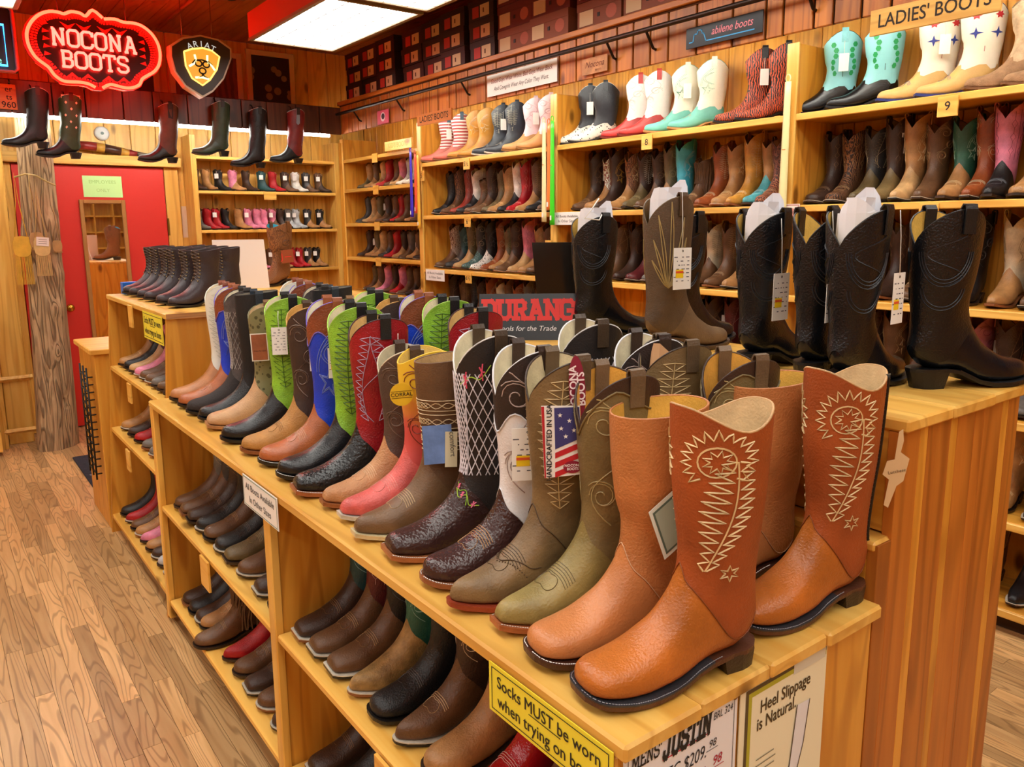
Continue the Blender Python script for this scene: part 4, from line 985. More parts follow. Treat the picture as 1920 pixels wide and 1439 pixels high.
# ================================================================ BOOTS ON THE RAISED CABINET
BLK = dict(vamp=leather('#0B0F16', .24, .12, .2), shaft=leather('#0A0D13', .34, .4, .2, 20), stitch='#22262E', lining='#E2BC5E', strap='#131416', sole='#101114', heel='#141212', welt='#15161A', piping='#16171A')
BRN = dict(vamp=leather('#6E563C', .5, .3), shaft=leather('#58442F', .55, .4), stitch='#A8925E', lining='#8A6A44', strap='#54402C', sole='#4A3626', heel='#3A2A1C', piping='#6A563C')
kwK = dict(L=.275, top=.36, toe='round', hh=.042, dip=.085, sw=1.08); DK = boot_meshes(('blk',), kwK, 'yoke', True, None, .0013, -.034)
kwP = dict(L=.28, top=.405, toe='round', hh=.042, dip=.09, sw=1.0); DP = boot_meshes(('plant',), kwP, 'plant', True, None, .0017, -.03)
UP = [  # shaft centre x, y, heading, mesh, colours, label
 (1.660, .745, -25, DK, BLK, 'glossy black boot at the near end of the raised cabinet'),
 (1.485, .835, 4, DK, BLK, 'black boot with tag, second from the near end of the raised cabinet'),
 (1.555, .955, 6, DK, BLK, 'black boot half hidden behind the second boot on the raised cabinet'),
 (1.560, 1.105, 2, DK, BLK, 'black boot stuffed with white paper and a stickered tag'),
 (1.570, 1.405, -6, DP, BRN, 'tall brown boot with leafy plant stitching and stickered tag'),
 (1.690, 1.455, 0, DK, BLK, 'black boot hidden behind the tall plant stitched boot'),
 (1.600, 1.715, -8, DK, BLK, 'black boot with a loose white cord beside the dark panel'),
]
RB = []
for hx, hy, ph, D, c, lab in UP: RB.append(make_boot(lab, D, c, (hx-.066*math.cos(math.radians(ph)), hy-.066*math.sin(math.radians(ph)), UZ), math.radians(ph), 'boots on the raised cabinet'))
def side_tag(r, x, y, z, **k):   # tag on the side that faces the aisle camera (local -y)
    t = price_tag(r, x, y, z, **k); t.rotation_euler = (0, t.rotation_euler[1], PI+k.get('rz', 0)); return t
side_tag(RB[3], .03, -.072, .175, w=.062, h=.105, sticker=True, cord=.12)
side_tag(RB[4], .05, -.072, .225, w=.060, h=.105, sticker=True, cord=.14)
side_tag(RB[1], .10, -.07, .19, w=.05, h=.1, sticker=True, cord=.12)
side_tag(RB[2], -.05, -.08, .19, w=.045, h=.1, cord=.12)
put('white_cord', mesh('white_cord', *tube_data([Vector((.03, -.066, .41)), Vector((.0, -.075, .38)), Vector((-.02, -.07, .355)), Vector((.03, -.07, .35)), Vector((.04, -.068, .365))], .002, 5), True), CORD, RB[6])
def paper(root, lab, s=1.0, top=.36, UZ=UZ, col='#ECECF2'):
    hx, hy = root.location.x, root.location.y; a = root.rotation_euler.z
    p = thing('paper_stuffing', lab, 'paper', (hx+.066*math.cos(a), hy+.066*math.sin(a), UZ+top-.14), a)
    V_ = []; n = 14
    for j, (z, f) in enumerate(((0, .7), (.08, .9), (.135, .86), (.165, .8))):
        for i in range(n):
            t = 2*PI*i/n; zz = z+((.022*math.sin(2*t+1)+.012*math.cos(t)-.01) if j == 3 else 0)
            V_.append((.066*f*math.cos(t), .042*f*math.sin(t), zz*s))
    F_ = [(j*n+i, j*n+(i+1) % n, (j+1)*n+(i+1) % n, (j+1)*n+i) for j in range(3) for i in range(n)]
    put('sheet', mesh('sheet', V_, F_), plain(col, .8), p)
    V2 = [(.03*math.cos(q*1.57+.6), .022*math.sin(q*1.57+.6), .10) for q in range(4)]+[(.034*math.cos(q*1.57+.9), .026*math.sin(q*1.57+.9), .165) for q in range(4)]
    put('inner_fold', mesh('inner_fold', V2, [(i, (i+1) % 4, (i+1) % 4+4, i+4) for i in range(4)]), plain(col, .8), p)
paper(RB[3], 'white paper stuffed in the stickered black boot'); paper(RB[4], 'white paper sticking out of the tall plant stitched boot', 1.0, .405)
paper(RB[1], 'white paper in the second black boot from the near end'); paper(RB[6], 'white paper in the black boot beside the dark panel')
paper(MATES[3], 'brown kraft paper stuffed in a rear row boot', 1.0, .385, TZ, '#C89A6E')
# dark glossy panel and folded sign
pn = thing('display_panel', 'black glossy tapered display panel behind the far black boot', 'panel', (1.715, 1.96, UZ))
V_ = [(-.10, 0, 0), (.10, 0, 0), (.125, .03, .28), (-.125, .03, .28), (-.10, .008, 0), (.10, .008, 0), (.125, .038, .28), (-.125, .038, .28)]
ob = put('sheet', mesh('sheet', V_, [(0, 1, 2, 3), (7, 6, 5, 4), (0, 4, 5, 1), (1, 5, 6, 2), (2, 6, 7, 3), (3, 7, 4, 0)]), plain('#16120E', .12), pn); pn.rotation_euler.z = math.radians(-38)
box_ = put('foot', box_mesh(.2, .06, .01), plain('#16120E', .2), pn, (0, .03, .005))
ds = thing('tent_sign', 'folded black card sign with red slab lettering on the raised cabinet', 'sign', (1.455, 1.83, UZ), math.radians(-38))
V_ = [(-.16, -.04, 0), (.16, -.04, 0), (.16, 0, .135), (-.16, 0, .135), (-.16, .04, 0), (.16, .04, 0)]
put('front_leaf', mesh('front_leaf', [Vector(v) for v in V_[:4]]+[Vector(v)+Vector((0, .002, 0)) for v in V_[:4]], [(0, 1, 2, 3), (7, 6, 5, 4), (0, 4, 5, 1), (1, 5, 6, 2), (2, 6, 7, 3), (3, 7, 4, 0)]), plain('#15171C', .35), ds)
put('rear_leaf', mesh('rear_leaf', [(.16, .04, 0), (-.16, .04, 0), (-.16, .003, .135), (.16, .003, .135)], [(0, 1, 2, 3)]), plain('#B98E5C', .7), ds)
ls, wd = strokes('DURANGO', .12); V_, F_ = ribbons(ls, .26); up_ = Vector((0, .04, .135)).normalized(); nn = Vector((0, -up_.z, up_.y)); o_ = Vector((-.148, -.04, 0))+up_*.066
put('lettering', mesh('lettering', [o_+Vector((v.x*.05, 0, 0))+up_*(v.y*.052)+nn*(.001+i*3e-6) for i, v in enumerate(V_)], F_), plain('#D8261E', .5), ds)
text('lettering', 'Tools for the Trade', .022, Vector((-.02, -.04, 0))+up_*.035+nn*.0006, (1, 0, 0), up_, plain('#E6E6EA', .6), ds, shear=.25, base=(0, 0, 0))

# ================================================================ BOOTS ON THE SHELVES
HEX = {'black': '#17181B', 'dark brown': '#3E2A20', 'brown': '#6A4A30', 'tan': '#B38350', 'light tan': '#C9A06C', 'red': '#B01822', 'pink': '#E487A6', 'white': '#E9E5DC', 'cream': '#DACDAE', 'turquoise': '#4FA9B2',
       'green': '#2C6450', 'grey': '#6E6862', 'russet': '#93491F', 'olive': '#6A5A3A', 'gold': '#C48A36', 'burgundy': '#5C1E22', 'blue': '#2A4FA8', 'dark grey': '#3C3A3A', 'teal': '#1E4A4E', 'silver': '#B9BEC2'}
_kw = {
 'sq': dict(L=.285, top=.33, toe='square', hh=.03, dip=.055), 'rd': dict(L=.28, top=.33, toe='round', hh=.032, dip=.05), 'wd': dict(L=.28, top=.30, toe='wide', hh=.03, style='flat'),
 'sn': dict(L=.275, top=.335, toe='snip', hh=.04, dip=.06), 'pt': dict(L=.275, top=.335, toe='point', hh=.042, dip=.06), 'sh': dict(L=.265, top=.26, toe='round', hh=.035, dip=.03),
 'tl': dict(L=.27, top=.365, toe='snip', hh=.042, dip=.06), 'top': dict(L=.285, top=.345, toe='snip', hh=.042, dip=.05, style='soft', sw=1.2, b='flat'),
 'kd': dict(L=.185, top=.205, toe='round', hh=.022, dip=.03), 'ks': dict(L=.165, top=.175, toe='round', hh=.018, dip=.025), 'km': dict(L=.19, top=.235, toe='snip', hh=.028, dip=.035)}
_pats = ['swirl', 'flame', 'diamonds', 'leaf', 'star', 'bands']
def lib(shape, pat): return boot_meshes((shape, pat), _kw[shape], pat)
LINS = ['#C9A878', '#D8C8A2', '#B98F5A', '#8A6A4A']
def stitch_of(c):
    return {'black': '#5A5E66', 'dark brown': '#8A6A48', 'brown': '#B08E62', 'tan': '#E0C290', 'red': '#E08A84', 'pink': '#8A3A56', 'white': '#B8AC9C', 'cream': '#9A8460', 'turquoise': '#BFE0E0', 'green': '#9CC0AC', 'olive': '#A89868', 'burgundy': '#B08A86', 'teal': '#8FB4B4'}.get(c, '#C8B490')
ORD = ['first', 'second', 'third', 'fourth', 'fifth', 'sixth', 'seventh', 'eighth', 'ninth', 'tenth', 'eleventh', 'twelfth', 'thirteenth', 'fourteenth', 'fifteenth', 'sixteenth']
_mat2 = {}
def lm(c, pat=False):
    if not isinstance(c, str): return c
    h = HEX.get(c, c)
    return leather(h, .42, .35, .4)
def desc(v, s): return f'{s} boot' if v == s else f'{s} boot with {v} foot'
def shelf_boot(v, s, shape, pat, tx, ty, z, phi, where, group, extra='', tag_=False, fringe=False, name='cowboy_boot', cols=None, parts='full', d=None, spread=1):
    D = lib(shape, pat); L = _kw[shape]['L']
    sole = random.choice(('#2A1C14', '#8A5634', '#3A2A20', '#1A1614')); white_welt = random.random() < .45
    c = dict(vamp=lm(v), shaft=lm(s), stitch=stitch_of(s) if isinstance(s, str) else None, lining=random.choice(LINS), strap=lm(s) if isinstance(s, str) else '#3A2A20', sole=sole, heel='#2A1C14', welt='#D8CFBE' if white_welt else sole, toestitch=stitch_of(v) if isinstance(v, str) and random.random() < .6 else None)
    if cols: c.update(cols)
    lab = (d or desc(v, s))+extra+', '+where
    r = make_boot(lab, D, c, toe_at(tx, ty, z, phi, L), math.radians(phi), group, parts, name)
    if tag_: price_tag(r, random.uniform(.0, .07)*D['last'].k, .062*D['last'].k, _kw[shape]['top']*random.uniform(.45, .7), .032, .06, lines=False, cord=.03, rz=random.uniform(-.9, -.3), mat=random.choice((WHITE, WHITE, WHITE, plain('#8E2A3A', .6), plain('#3A4E8C', .6), plain('#C9A23A', .6))))
    if fringe: add_fringe(r, D['last'], c['shaft'])
    return r
def add_fringe(r, last, m):
    lists = []
    for row in range(2):
        z1 = last.top*(.93-.36*row); z0 = z1-last.top*.42
        for t in np.linspace(0, 2*PI, 40, endpoint=False):
            t = t+row*.07; P = []
            for q in range(4):
                z = z1+(z0-z1)*q/3; v = last.v_of_z(np.array([t]), max(z, .10))[0]; p = last.S(np.array([t]), np.array([v]), -.004-.002*q)[0]; P.append(Vector((p[0]+.003*math.sin(t*17+q), p[1], z)))
            lists.append(tube_data(P, .003, 3))
    V_, F_ = joined(lists); tagit(put('fringe', mesh('fringe', V_, F_), m, r), kind='stuff')
G1 = 'boots on the middle shelf of the near island bay'; W1 = 'near middle island shelf'
random.seed(3)
near_mid = [('dark brown', 'teal', 'sq', 'swirl', 1.875, 1), ('brown', 'burgundy', 'sq', 'diamonds', 1.775, 0), ('brown', 'black', 'sq', 'swirl', 1.665, 0), ('tan', 'green', 'pt', 'swirl', 1.555, 0), ('black', 'black', 'wd', None, 1.445, 0), ('brown', 'dark brown', 'pt', 'swirl', 1.335, 0), ('tan', 'brown', 'rd', 'flame', 1.215, 0), ('red', 'red', 'pt', 'flame', 1.085, 0), ('brown', 'brown', 'rd', None, .975, 0), ('dark brown', 'brown', 'rd', None, .86, 0)]
for i, (v, s, sh, pt, ty, tg) in enumerate(near_mid):
    ex = {1: dict(welt='#D8CFBE'), 0: dict(welt='#E6DFCE'), 2: dict(welt='#E6DFCE'), 3: dict(vamp=leather('#A9854E', .5, .4, .5, 30)), 5: dict(stitch='#E2C8A0', toestitch='#D9BE92', sole='#18161A'), 7: dict(vamp=leather('#B4141E', .22, .2, .2), shaft=leather('#A8121C', .3, .3, .2), stitch='#E0A0A0', toestitch='#E6B0B0')}.get(i)
    shelf_boot(v, s, sh, pt, .69, ty, .50, 176, f'{ORD[i]} from the middle post, '+W1, G1, tag_=tg, fringe=i == 8, cols=ex)
for i, (v, s, sh, ty) in enumerate((('dark brown', 'dark brown', 'sq', 1.86), ('black', 'black', 'rd', 1.74), ('brown', 'brown', 'rd', 1.62))):
    shelf_boot(v, s, sh, 'swirl', .70, ty, .10, 176, f'{ORD[i]} on the lowest shelf of the near island bay', 'boots on the lowest shelf of the near island bay')
far_mid = [('brown', 'grey', 'rd', 'swirl', 3.10), ('brown', 'dark grey', 'sq', 'leaf', 3.01), ('dark brown', 'dark brown', 'sq', 'swirl', 2.915), ('black', 'black', 'rd', 'star', 2.81), ('brown', 'burgundy', 'wd', None, 2.71), ('black', 'black', 'wd', None, 2.585), ('olive', 'pink', 'sq', 'swirl', 2.475), ('brown', 'brown', 'rd', 'flame', 2.35), ('dark brown', 'brown', 'sq', None, 2.19), ('grey', 'brown', 'wd', None, 2.07)]
for i, (v, s, sh, pt, ty) in enumerate(far_mid):
    shelf_boot(v, s, sh, pt, .69, ty, .50, 176, f'{ORD[i]} from far end, middle far island shelf', 'boots on the middle shelf of the far island bay', cols={3: dict(stitch='#E8B83A'), 6: dict(stitch='#6A2A3A')}.get(i))
far_low = [('dark brown', 'dark brown', 'wd', None, 3.10), ('black', 'black', 'wd', None, 3.01), ('dark brown', 'dark brown', 'wd', None, 2.92), ('tan', 'brown', 'sh', None, 2.86), ('brown', 'brown', 'sh', None, 2.74), ('red', 'red', 'pt', 'flame', 2.585), ('brown', 'brown', 'rd', None, 2.475), ('dark brown', 'brown', 'sq', 'flame', 2.355), ('brown', 'olive', 'rd', None, 2.245), ('dark brown', 'dark brown', 'sh', None, 2.12)]
for i, (v, s, sh, pt, ty) in enumerate(far_low):
    shelf_boot(v, s, sh, pt, .635 if i == 4 else .69, ty, .10, 176, f'{ORD[i]} from far end, lowest far island shelf', 'boots on the lowest shelf of the far island bay', tag_=i in (4, 6), fringe=i == 4)
sl_rows = [(.885, [('tan', 'brown', 'sn', 4.32), ('black', 'black', 'sn', 4.2), ('light tan', 'burgundy', 'sn', 4.08), ('pink', 'pink', 'pt', 3.96), ('brown', 'dark brown', 'sh', 3.85), ('brown', 'red', 'sh', 3.74), ('grey', 'brown', 'sh', 3.63), ('brown', 'brown', 'sh', 3.52), ('dark brown', 'brown', 'sh', 3.41)], 'upper'),
           (.565, [('tan', 'tan', 'sn', 4.28), ('dark brown', 'dark brown', 'rd', 4.12), ('red', 'red', 'pt', 3.98), ('grey', 'grey', 'sh', 3.82), ('grey', 'dark brown', 'sh', 3.68), ('tan', 'brown', 'sh', 3.54), ('brown', 'brown', 'sh', 3.41)], 'middle'),
           (.10, [('black', 'black', 'rd', 4.32), ('red', 'red', 'pt', 4.2), ('brown', 'brown', 'sh', 4.08), ('tan', 'brown', 'sh', 3.98), ('pink', 'pink', 'pt', 3.87), ('tan', 'brown', 'sh', 3.76), ('dark brown', 'brown', 'sh', 3.65), ('silver', 'grey', 'sh', 3.54), ('brown', 'dark brown', 'sh', 3.43)], 'lowest')]
for z, row, nm in sl_rows:
    for i, (v, s, sh, ty) in enumerate(row):
        pt = 'star' if (nm == 'lowest' and i == 0) else ('swirl' if sh in ('pt', 'rd') else None)
        if z > .5 and sh in ('sn', 'pt', 'rd'): sh = 'sh'
        shelf_boot(v, s, sh, pt, slope_x(z)+.03, ty, z, 177, f'{ORD[i]} from far end, {nm} sloped shelf', f'boots on the {nm} shelf of the sloped unit', tag_=i == 0 and nm != 'lowest', cols=dict(stitch='#E8B83A') if pt == 'star' else None)
# lace-up boots on the sloped unit
kwL = dict(L=.255, top=.235, toe='round', hh=.034, style='flat', sw=.88)
DL = boot_meshes(('lace',), kwL, None)
ll = DL['last']; lists = []; eyel = []
ths = []
for q in range(9):
    z = .105+q*.0145; 
    for sd in (1, -1):
        a = np.array([sd*.55]); v = ll.v_of_z(a, np.array([z]), 7.2); p = Vector(ll.S(a, v, -.0025)[0]); a2 = np.array([-sd*.55]); v2 = ll.v_of_z(a2, np.array([z+.0145]), 7.2); p2 = Vector(ll.S(a2, v2, -.0025)[0]); a3 = np.array([0.0]); v3 = ll.v_of_z(a3, np.array([z+.012]), 7.2); p3 = Vector(ll.S(a3, v3, -.006)[0])
        lists.append(tube_data([p, p3, p2], .0022, 4))
        bm = bmesh.new(); bmesh.ops.create_icosphere(bm, subdivisions=1, radius=.0042)
        eyel.append(([v_.co+p for v_ in bm.verts], [tuple(x.index for x in f.verts) for f in bm.faces])); bm.free()
LACE = mesh('laces', *joined(lists)); EYE = mesh('eyelets', *joined(eyel)); LC = leather('#34282C', .42, .4, .25)
spots = [(.80, 4.28), (.80, 4.14), (.80, 3.96), (.80, 3.82), (.80, 3.60), (.81, 3.44), (.98, 4.25), (.98, 4.05), (.98, 3.86), (.97, 3.66)]
for i, (tx, ty) in enumerate(spots):
    r = make_boot((f'{ORD[i]} front row' if i < 6 else f'{ORD[i-6]} rear row')+' black lace up boot from the far end of the sloped unit', DL, dict(vamp=LC, shaft=LC, lining='#3A302C', sole='#1C1818', heel='#1C1818', strap=None), toe_at(tx, ty, 1.25, 202, .255), math.radians(202), 'lace up boots on the sloped unit', name='lace_up_boot')
    tagit(put('laces', LACE, plain('#5A4A42', .7), r), kind='stuff'); tagit(put('eyelets', EYE, plain('#9A8A6A', .35, 1), r), kind='stuff')
bx = thing('small_box', 'small bright blue cardboard box at the far end of the sloped unit', 'box', (.86, 4.38, 1.25)); 
put('carton', box_mesh(.1, .06, .06, .002), plain('#1E6AC8', .5), bx, (0, 0, .03)); put('box_label', box_mesh(.05, .001, .03), WHITE, bx, (0, -.031, .03))
wc = thing('blank_card', 'blank white card standing behind the lace up boots', 'card', (1.43, 4.42, UZ), math.radians(-22))
V_ = [(-.14, 0, 0), (.15, 0, 0), (.13, .05, .27), (-.145, .05, .27)]
put('sheet', mesh('sheet', V_+[(a, b_+.003, c_) for a, b_, c_ in V_], [(0, 1, 2, 3), (7, 6, 5, 4), (0, 4, 5, 1), (1, 5, 6, 2), (2, 6, 7, 3), (3, 7, 4, 0)]), plain('#EBD9CC', .6), wc)
put('strut', mesh('strut', *tube_data([Vector((0, .05, .2)), Vector((0, .14, .0))], .004, 5)), WHITE, wc)
kwT = dict(L=.275, top=.36, toe='square', hh=.034, dip=.03, style='soft', sw=1.25)
rT = make_boot('brown tooled boot with turquoise lining standing alone on the raised cabinet', boot_meshes(('tool',), kwT, 'swirl'), dict(vamp=tooled('#A0693A', '#7A4A26', 60, 6), shaft=tooled('#9C6638', '#6E4222', 60, 7), stitch='#5A3A20', lining='#38B0CC', strap='#7A4E2C', piping='#8A5A34'), (1.76, 4.56, UZ), math.radians(-150))
c = card(rT, 'leather_tag', rect(.09, .075), (.1, .078, .17), (0, .05, -.15), '#A04E2C'); ctext(c, 'J —', .05, .01, 0, '#E03A2E', 0, .02)
# ================================================================ LADIES' WALL, KIDS' SHELVES
random.seed(17)
def wall_row(row, z, where, group, shape='tl', phi=182, front=SX+.025, tags=.3, parts='full'):
    for i, e in enumerate(row):
        v, s, y = e[0], e[1], e[2]; opt = e[3] if len(e) > 3 else {}
        sh = opt.get('sh', random.choice((shape, 'sn', 'tl', 'rd') if shape == 'tl' else (shape,)))
        pt = opt.get('pat', random.choice(_pats[:5]) if shape in ('tl', 'top') else None)
        shelf_boot(v, s, sh, pt, front+random.uniform(0, .03), y, z, phi+random.uniform(-5, 5), f'{ORD[i]} from the far post, {where}', group, tag_=random.random() < tags if 'tag' not in opt else opt['tag'], fringe=opt.get('fringe', False), cols=opt.get('cols'), parts=parts, d=opt.get('d'))
TB = 'tooled brown'
def tool(a, b_): return tooled(a, b_, 45, 8)
# --- second shelves
r23 = [('dark brown', 'dark brown', 2.08), ('brown', 'brown', 1.975, dict(cols=dict(vamp=tool('#7A4E2C', '#2E1C12'), shaft=tool('#8A5A34', '#33201A')), d='distressed brown boot')), ('olive', 'dark grey', 1.875), ('olive', 'dark brown', 1.775, dict(cols=dict(vamp='#7A6640', stitch='#6A543A'), d='dark boot with white cross', tag=True)), ('light tan', 'tan', 1.68), ('brown', 'brown', 1.59), ('tan', 'green', 1.50), ('russet', 'russet', 1.41), ('black', 'pink', 1.32), ('tan', 'light tan', 1.225), ('brown', 'dark brown', 1.12)]
wall_row(r23, 1.66, 'second shelf, large sign bay', 'boots on the second shelf under the large ladies sign')
r22 = [('brown', 'dark brown', 3.68, dict(tag=True)), ('tan', 'burgundy', 3.565, dict(cols=dict(shaft=tool('#8A4038', '#DCE2D2')), d='red white boot with tan foot')), ('dark brown', 'dark brown', 3.465, dict(cols=dict(stitch='#D8A83A'))), ('tan', 'tan', 3.355, dict(cols=dict(shaft=tool('#8A5A34', '#5A3620')), d='distressed tan boot')), ('olive', 'dark brown', 3.24, dict(cols=dict(stitch='#D9D2C4'))), ('brown', 'dark brown', 3.135), ('tan', 'olive', 3.04), ('black', 'turquoise', 2.935, dict(cols=dict(shaft=leather('#46B8D2', .45, .3, .15)))), ('brown', 'brown', 2.83, dict(fringe=True, pat=None, sh='sh')), ('russet', 'russet', 2.715), ('tan', 'tan', 2.605), ('gold', 'gold', 2.51), ('turquoise', 'tan', 2.42), ('brown', 'brown', 2.33, dict(cols=dict(vamp=tool('#B06A48', '#4A2A22'), shaft=tool('#7A4A3A', '#4A2A24')), d='brown boot with orange tooling'))]
wall_row(r22, 1.66, 'second shelf, middle bay', 'boots on the second shelf of the middle ladies bay')
r21 = [('black', 'black', 5.30), ('brown', 'dark brown', 5.19, dict(cols=dict(shaft=tool('#7A5234', '#2E1E16')))), ('red', 'burgundy', 5.08, dict(cols=dict(shaft='#8A3428', vamp='#9A3A2C'), d='brick red boot')), ('black', 'white', 4.97, dict(tag=False)), ('brown', 'brown', 4.87, dict(sh='sh')), ('brown', 'dark brown', 4.77, dict(tag=True)), ('olive', 'olive', 4.665), ('tan', 'tan', 4.555), ('black', 'white', 4.455), ('red', 'red', 4.36), ('tan', 'brown', 4.25), ('black', 'black', 4.145), ('brown', 'dark brown', 4.03), ('dark brown', 'dark brown', 3.92)]
wall_row(r21, 1.66, 'second shelf, small sign bay', 'boots on the second shelf under the small ladies sign')
# --- third shelves
r33 = [('tan', 'cream', 2.06, dict(tag=True)), ('brown', 'dark brown', 1.95), ('brown', 'burgundy', 1.84), ('dark brown', 'dark brown', 1.73, dict(cols=dict(shaft='#4A342C'))), ('brown', 'brown', 1.62), ('dark grey', 'dark grey', 1.51), ('black', 'black', 1.40), ('tan', 'cream', 1.28, dict(tag=True)), ('brown', 'brown', 1.17)]
wall_row(r33, 1.25, 'third shelf, large sign bay', 'boots on the third shelf under the large ladies sign')
r32 = [('red', 'red', 3.68), ('burgundy', 'red', 3.56), ('brown', 'brown', 3.44), ('dark brown', 'dark brown', 3.32), ('burgundy', 'burgundy', 3.2), ('grey', 'white', 3.09), ('dark grey', 'dark brown', 2.98), ('russet', 'russet', 2.87), ('brown', 'cream', 2.75), ('brown', 'brown', 2.63), ('tan', 'tan', 2.52), ('dark brown', 'brown', 2.40), ('black', 'black', 2.29)]
wall_row(r32, 1.25, 'third shelf, middle bay', 'boots on the third shelf of the middle ladies bay')
r31 = [('brown', 'brown', 5.29, dict(cols=dict(shaft=tool('#C8B8A4', '#6A4234')))), ('dark grey', 'teal', 5.17), ('light tan', 'olive', 5.05), ('turquoise', 'dark grey', 4.93, dict(cols=dict(vamp=tool('#5A8A86', '#2E2A28')))), ('white', 'black', 4.81, dict(cols=dict(vamp=spotted('#E2DED6', '#2A2422', 70, .3)))), ('russet', 'russet', 4.69), ('tan', 'olive', 4.58), ('brown', 'dark brown', 4.48), ('light tan', 'pink', 4.36), ('tan', 'tan', 4.24), ('brown', 'brown', 4.13), ('black', 'black', 4.03), ('brown', 'brown', 3.93)]
wall_row(r31, 1.25, 'third shelf, small sign bay', 'boots on the third shelf under the small ladies sign')
# --- fourth shelves
def mk(n, ys, cs): return [(random.choice(cs), random.choice(cs), ys-i*n) for i in range(len(cs))]
r43 = [('blue', 'blue', 2.05, dict(cols=dict(vamp='#5A7A9A', shaft='#6A8AAA'))), ('tan', 'grey', 1.94), ('brown', 'dark brown', 1.83), ('tan', 'brown', 1.72), ('brown', 'brown', 1.61), ('cream', 'brown', 1.50, dict(cols=dict(shaft='#B8A28A', stitch='#3A2A22'))), ('pink', 'pink', 1.38, dict(cols=dict(shaft='#B06A78'))), ('brown', 'dark brown', 1.26), ('grey', 'grey', 1.14)]
wall_row(r43, .84, 'fourth shelf, large sign bay', 'boots on the fourth shelf under the large ladies sign')
r42 = [('dark brown', 'burgundy', 2.95), ('black', 'black', 2.83), ('dark brown', 'dark brown', 2.71), ('brown', 'burgundy', 2.59), ('black', 'dark brown', 2.47), ('brown', 'tan', 2.35)]
wall_row(r42, .84, 'fourth shelf, middle bay', 'boots on the fourth shelf of the middle ladies bay')
r41 = [('dark brown', 'dark brown', 5.29), ('brown', 'brown', 5.17), ('black', 'black', 5.05), ('brown', 'dark brown', 4.93), ('russet', 'russet', 4.81), ('brown', 'cream', 4.69), ('russet', 'brown', 4.57), ('tan', 'russet', 4.45), ('burgundy', 'grey', 4.33), ('brown', 'brown', 4.21), ('dark brown', 'brown', 4.09)]
wall_row(r41, .84, 'fourth shelf, small sign bay', 'boots on the fourth shelf under the small ladies sign')
wall_row([('dark brown', 'dark brown', 1.33), ('tan', 'tan', 1.2), ('black', 'grey', 1.08)], .45, 'fifth shelf, large sign bay', 'boots on the fifth shelf under the large ladies sign')
wall_row([('dark brown', 'brown', 1.25), ('black', 'black', 1.1)], .10, 'lowest shelf, large sign bay', 'boots on the lowest shelf under the large ladies sign')
# --- top shelf pairs
def pair(ys, z, cols, lab, pat=None, tag_=True, extra=None):
    D = lib('top', pat)
    for i, y in enumerate(ys):
        ph = math.radians((128 if y < 2.1 else 136 if y < 3.8 else 146)+random.uniform(-3, 3)); r = make_boot(('far' if i == 0 else 'near')+' one of the '+lab, D, cols, (3.375-.066*math.cos(ph), y-.066*math.sin(ph), z), ph, lab+' pair')
        if tag_ and i == 0: price_tag(r, .066, .074, .21, .04, .075, lines=False, cord=.06, rz=-.02)
        if extra: extra(r, D['last'])
def surf_patch(r, last, name, shp, mat, y_side=1):
    """little appliques on the near side of a shaft; shp = list of polygons in (a, h)"""
    k = last.k; z0, z1 = .155*k, last.top
    for poly in shp:
        a = np.array([p[0] for p in poly])*k; h = np.array([p[1] for p in poly]); t = y_side*(PI/2-a/(.066*k)); z = z0+(z1-z0)*h
        P = last.S(t, last.v_of_z(t, z), -.0022); put(name, mesh(name, P, [tuple(range(len(poly)))]), mat, r)
def blob(cx, cy, r, n=6, inner=.55): return [(cx+(r if i % 2 == 0 else r*inner)*math.cos(i*PI/n), cy+4.6*(r if i % 2 == 0 else r*inner)*math.sin(i*PI/n)) for i in range(2*n)]
def flowers(r, last):
    surf_patch(r, last, 'flower', [blob(.034, .72, .017), blob(-.034, .72, .017)], plain('#C0282E', .5))
    surf_patch(r, last, 'bird', [blob(.034, .40, .024, 4, .3), blob(-.034, .40, .024, 4, .3)], plain('#2A3A8C', .5))
    surf_patch(r, last, 'side_seam', [[(-.001, .06), (.001, .06), (.001, .85), (-.001, .85)]], plain('#A02A2E', .5))
def cactus(r, last):
    for sx_ in (-1, 1):
        surf_patch(r, last, 'cactus_pad', [[(sx_*(.036+.009*math.sin(q*1.3))+.010*math.cos(j*PI/3), .10+q*.12+.062*math.sin(j*PI/3)) for j in range(6)] for q in range(6)], plain('#1FA05A', .5))
    surf_patch(r, last, 'side_seam', [[(-.001, .02), (.001, .02), (.001, .9), (-.001, .9)]], plain('#202428', .5))
pair((2.03, 1.84), 2.06, dict(vamp=leather('#131416', .25, .2), shaft=leather('#8FD8DE', .45, .1, .06), lining='#6A6A6A', piping='#16181C', strap='#7CC8D0', sole='#141416', heel='#141416'), 'black and turquoise cactus boots under the large sign', None, True, cactus)
pair((1.61, 1.45), 2.06, dict(vamp=leather('#D9AE66', .45, .2, .15), shaft=leather('#EEE6D2', .45, .1, .05), lining='#D8C8A2', piping='#2E3E98', strap='#EEE6D2', sole='#2A3A86', heel='#2A3A86', toestitch='#28388E', welt='#28388E'), 'cream and yellow flowered boots under the large sign', None, True, flowers)
pair((1.27, 1.13), 2.06, dict(vamp=leather('#A07A58', .8, .8, .3, 40), shaft=leather('#C8AC8A', .8, .8, .3, 40), sole='#7A5434', heel='#5A3A22', strap=None), 'fuzzy tan boots under the large sign', None, False)
pair((3.67, 3.54), 2.06, dict(vamp=spotted('#EDE9DE', '#23242A', 75, .28), shaft=leather('#2C333C', .4, .4), lining='#3A3A3E', piping='#EDEAE2', strap='#2C333C', sole='#15161A', heel='#15161A', stitch='#4A525C'), 'black boots with speckled white feet on the middle bay', None, True)
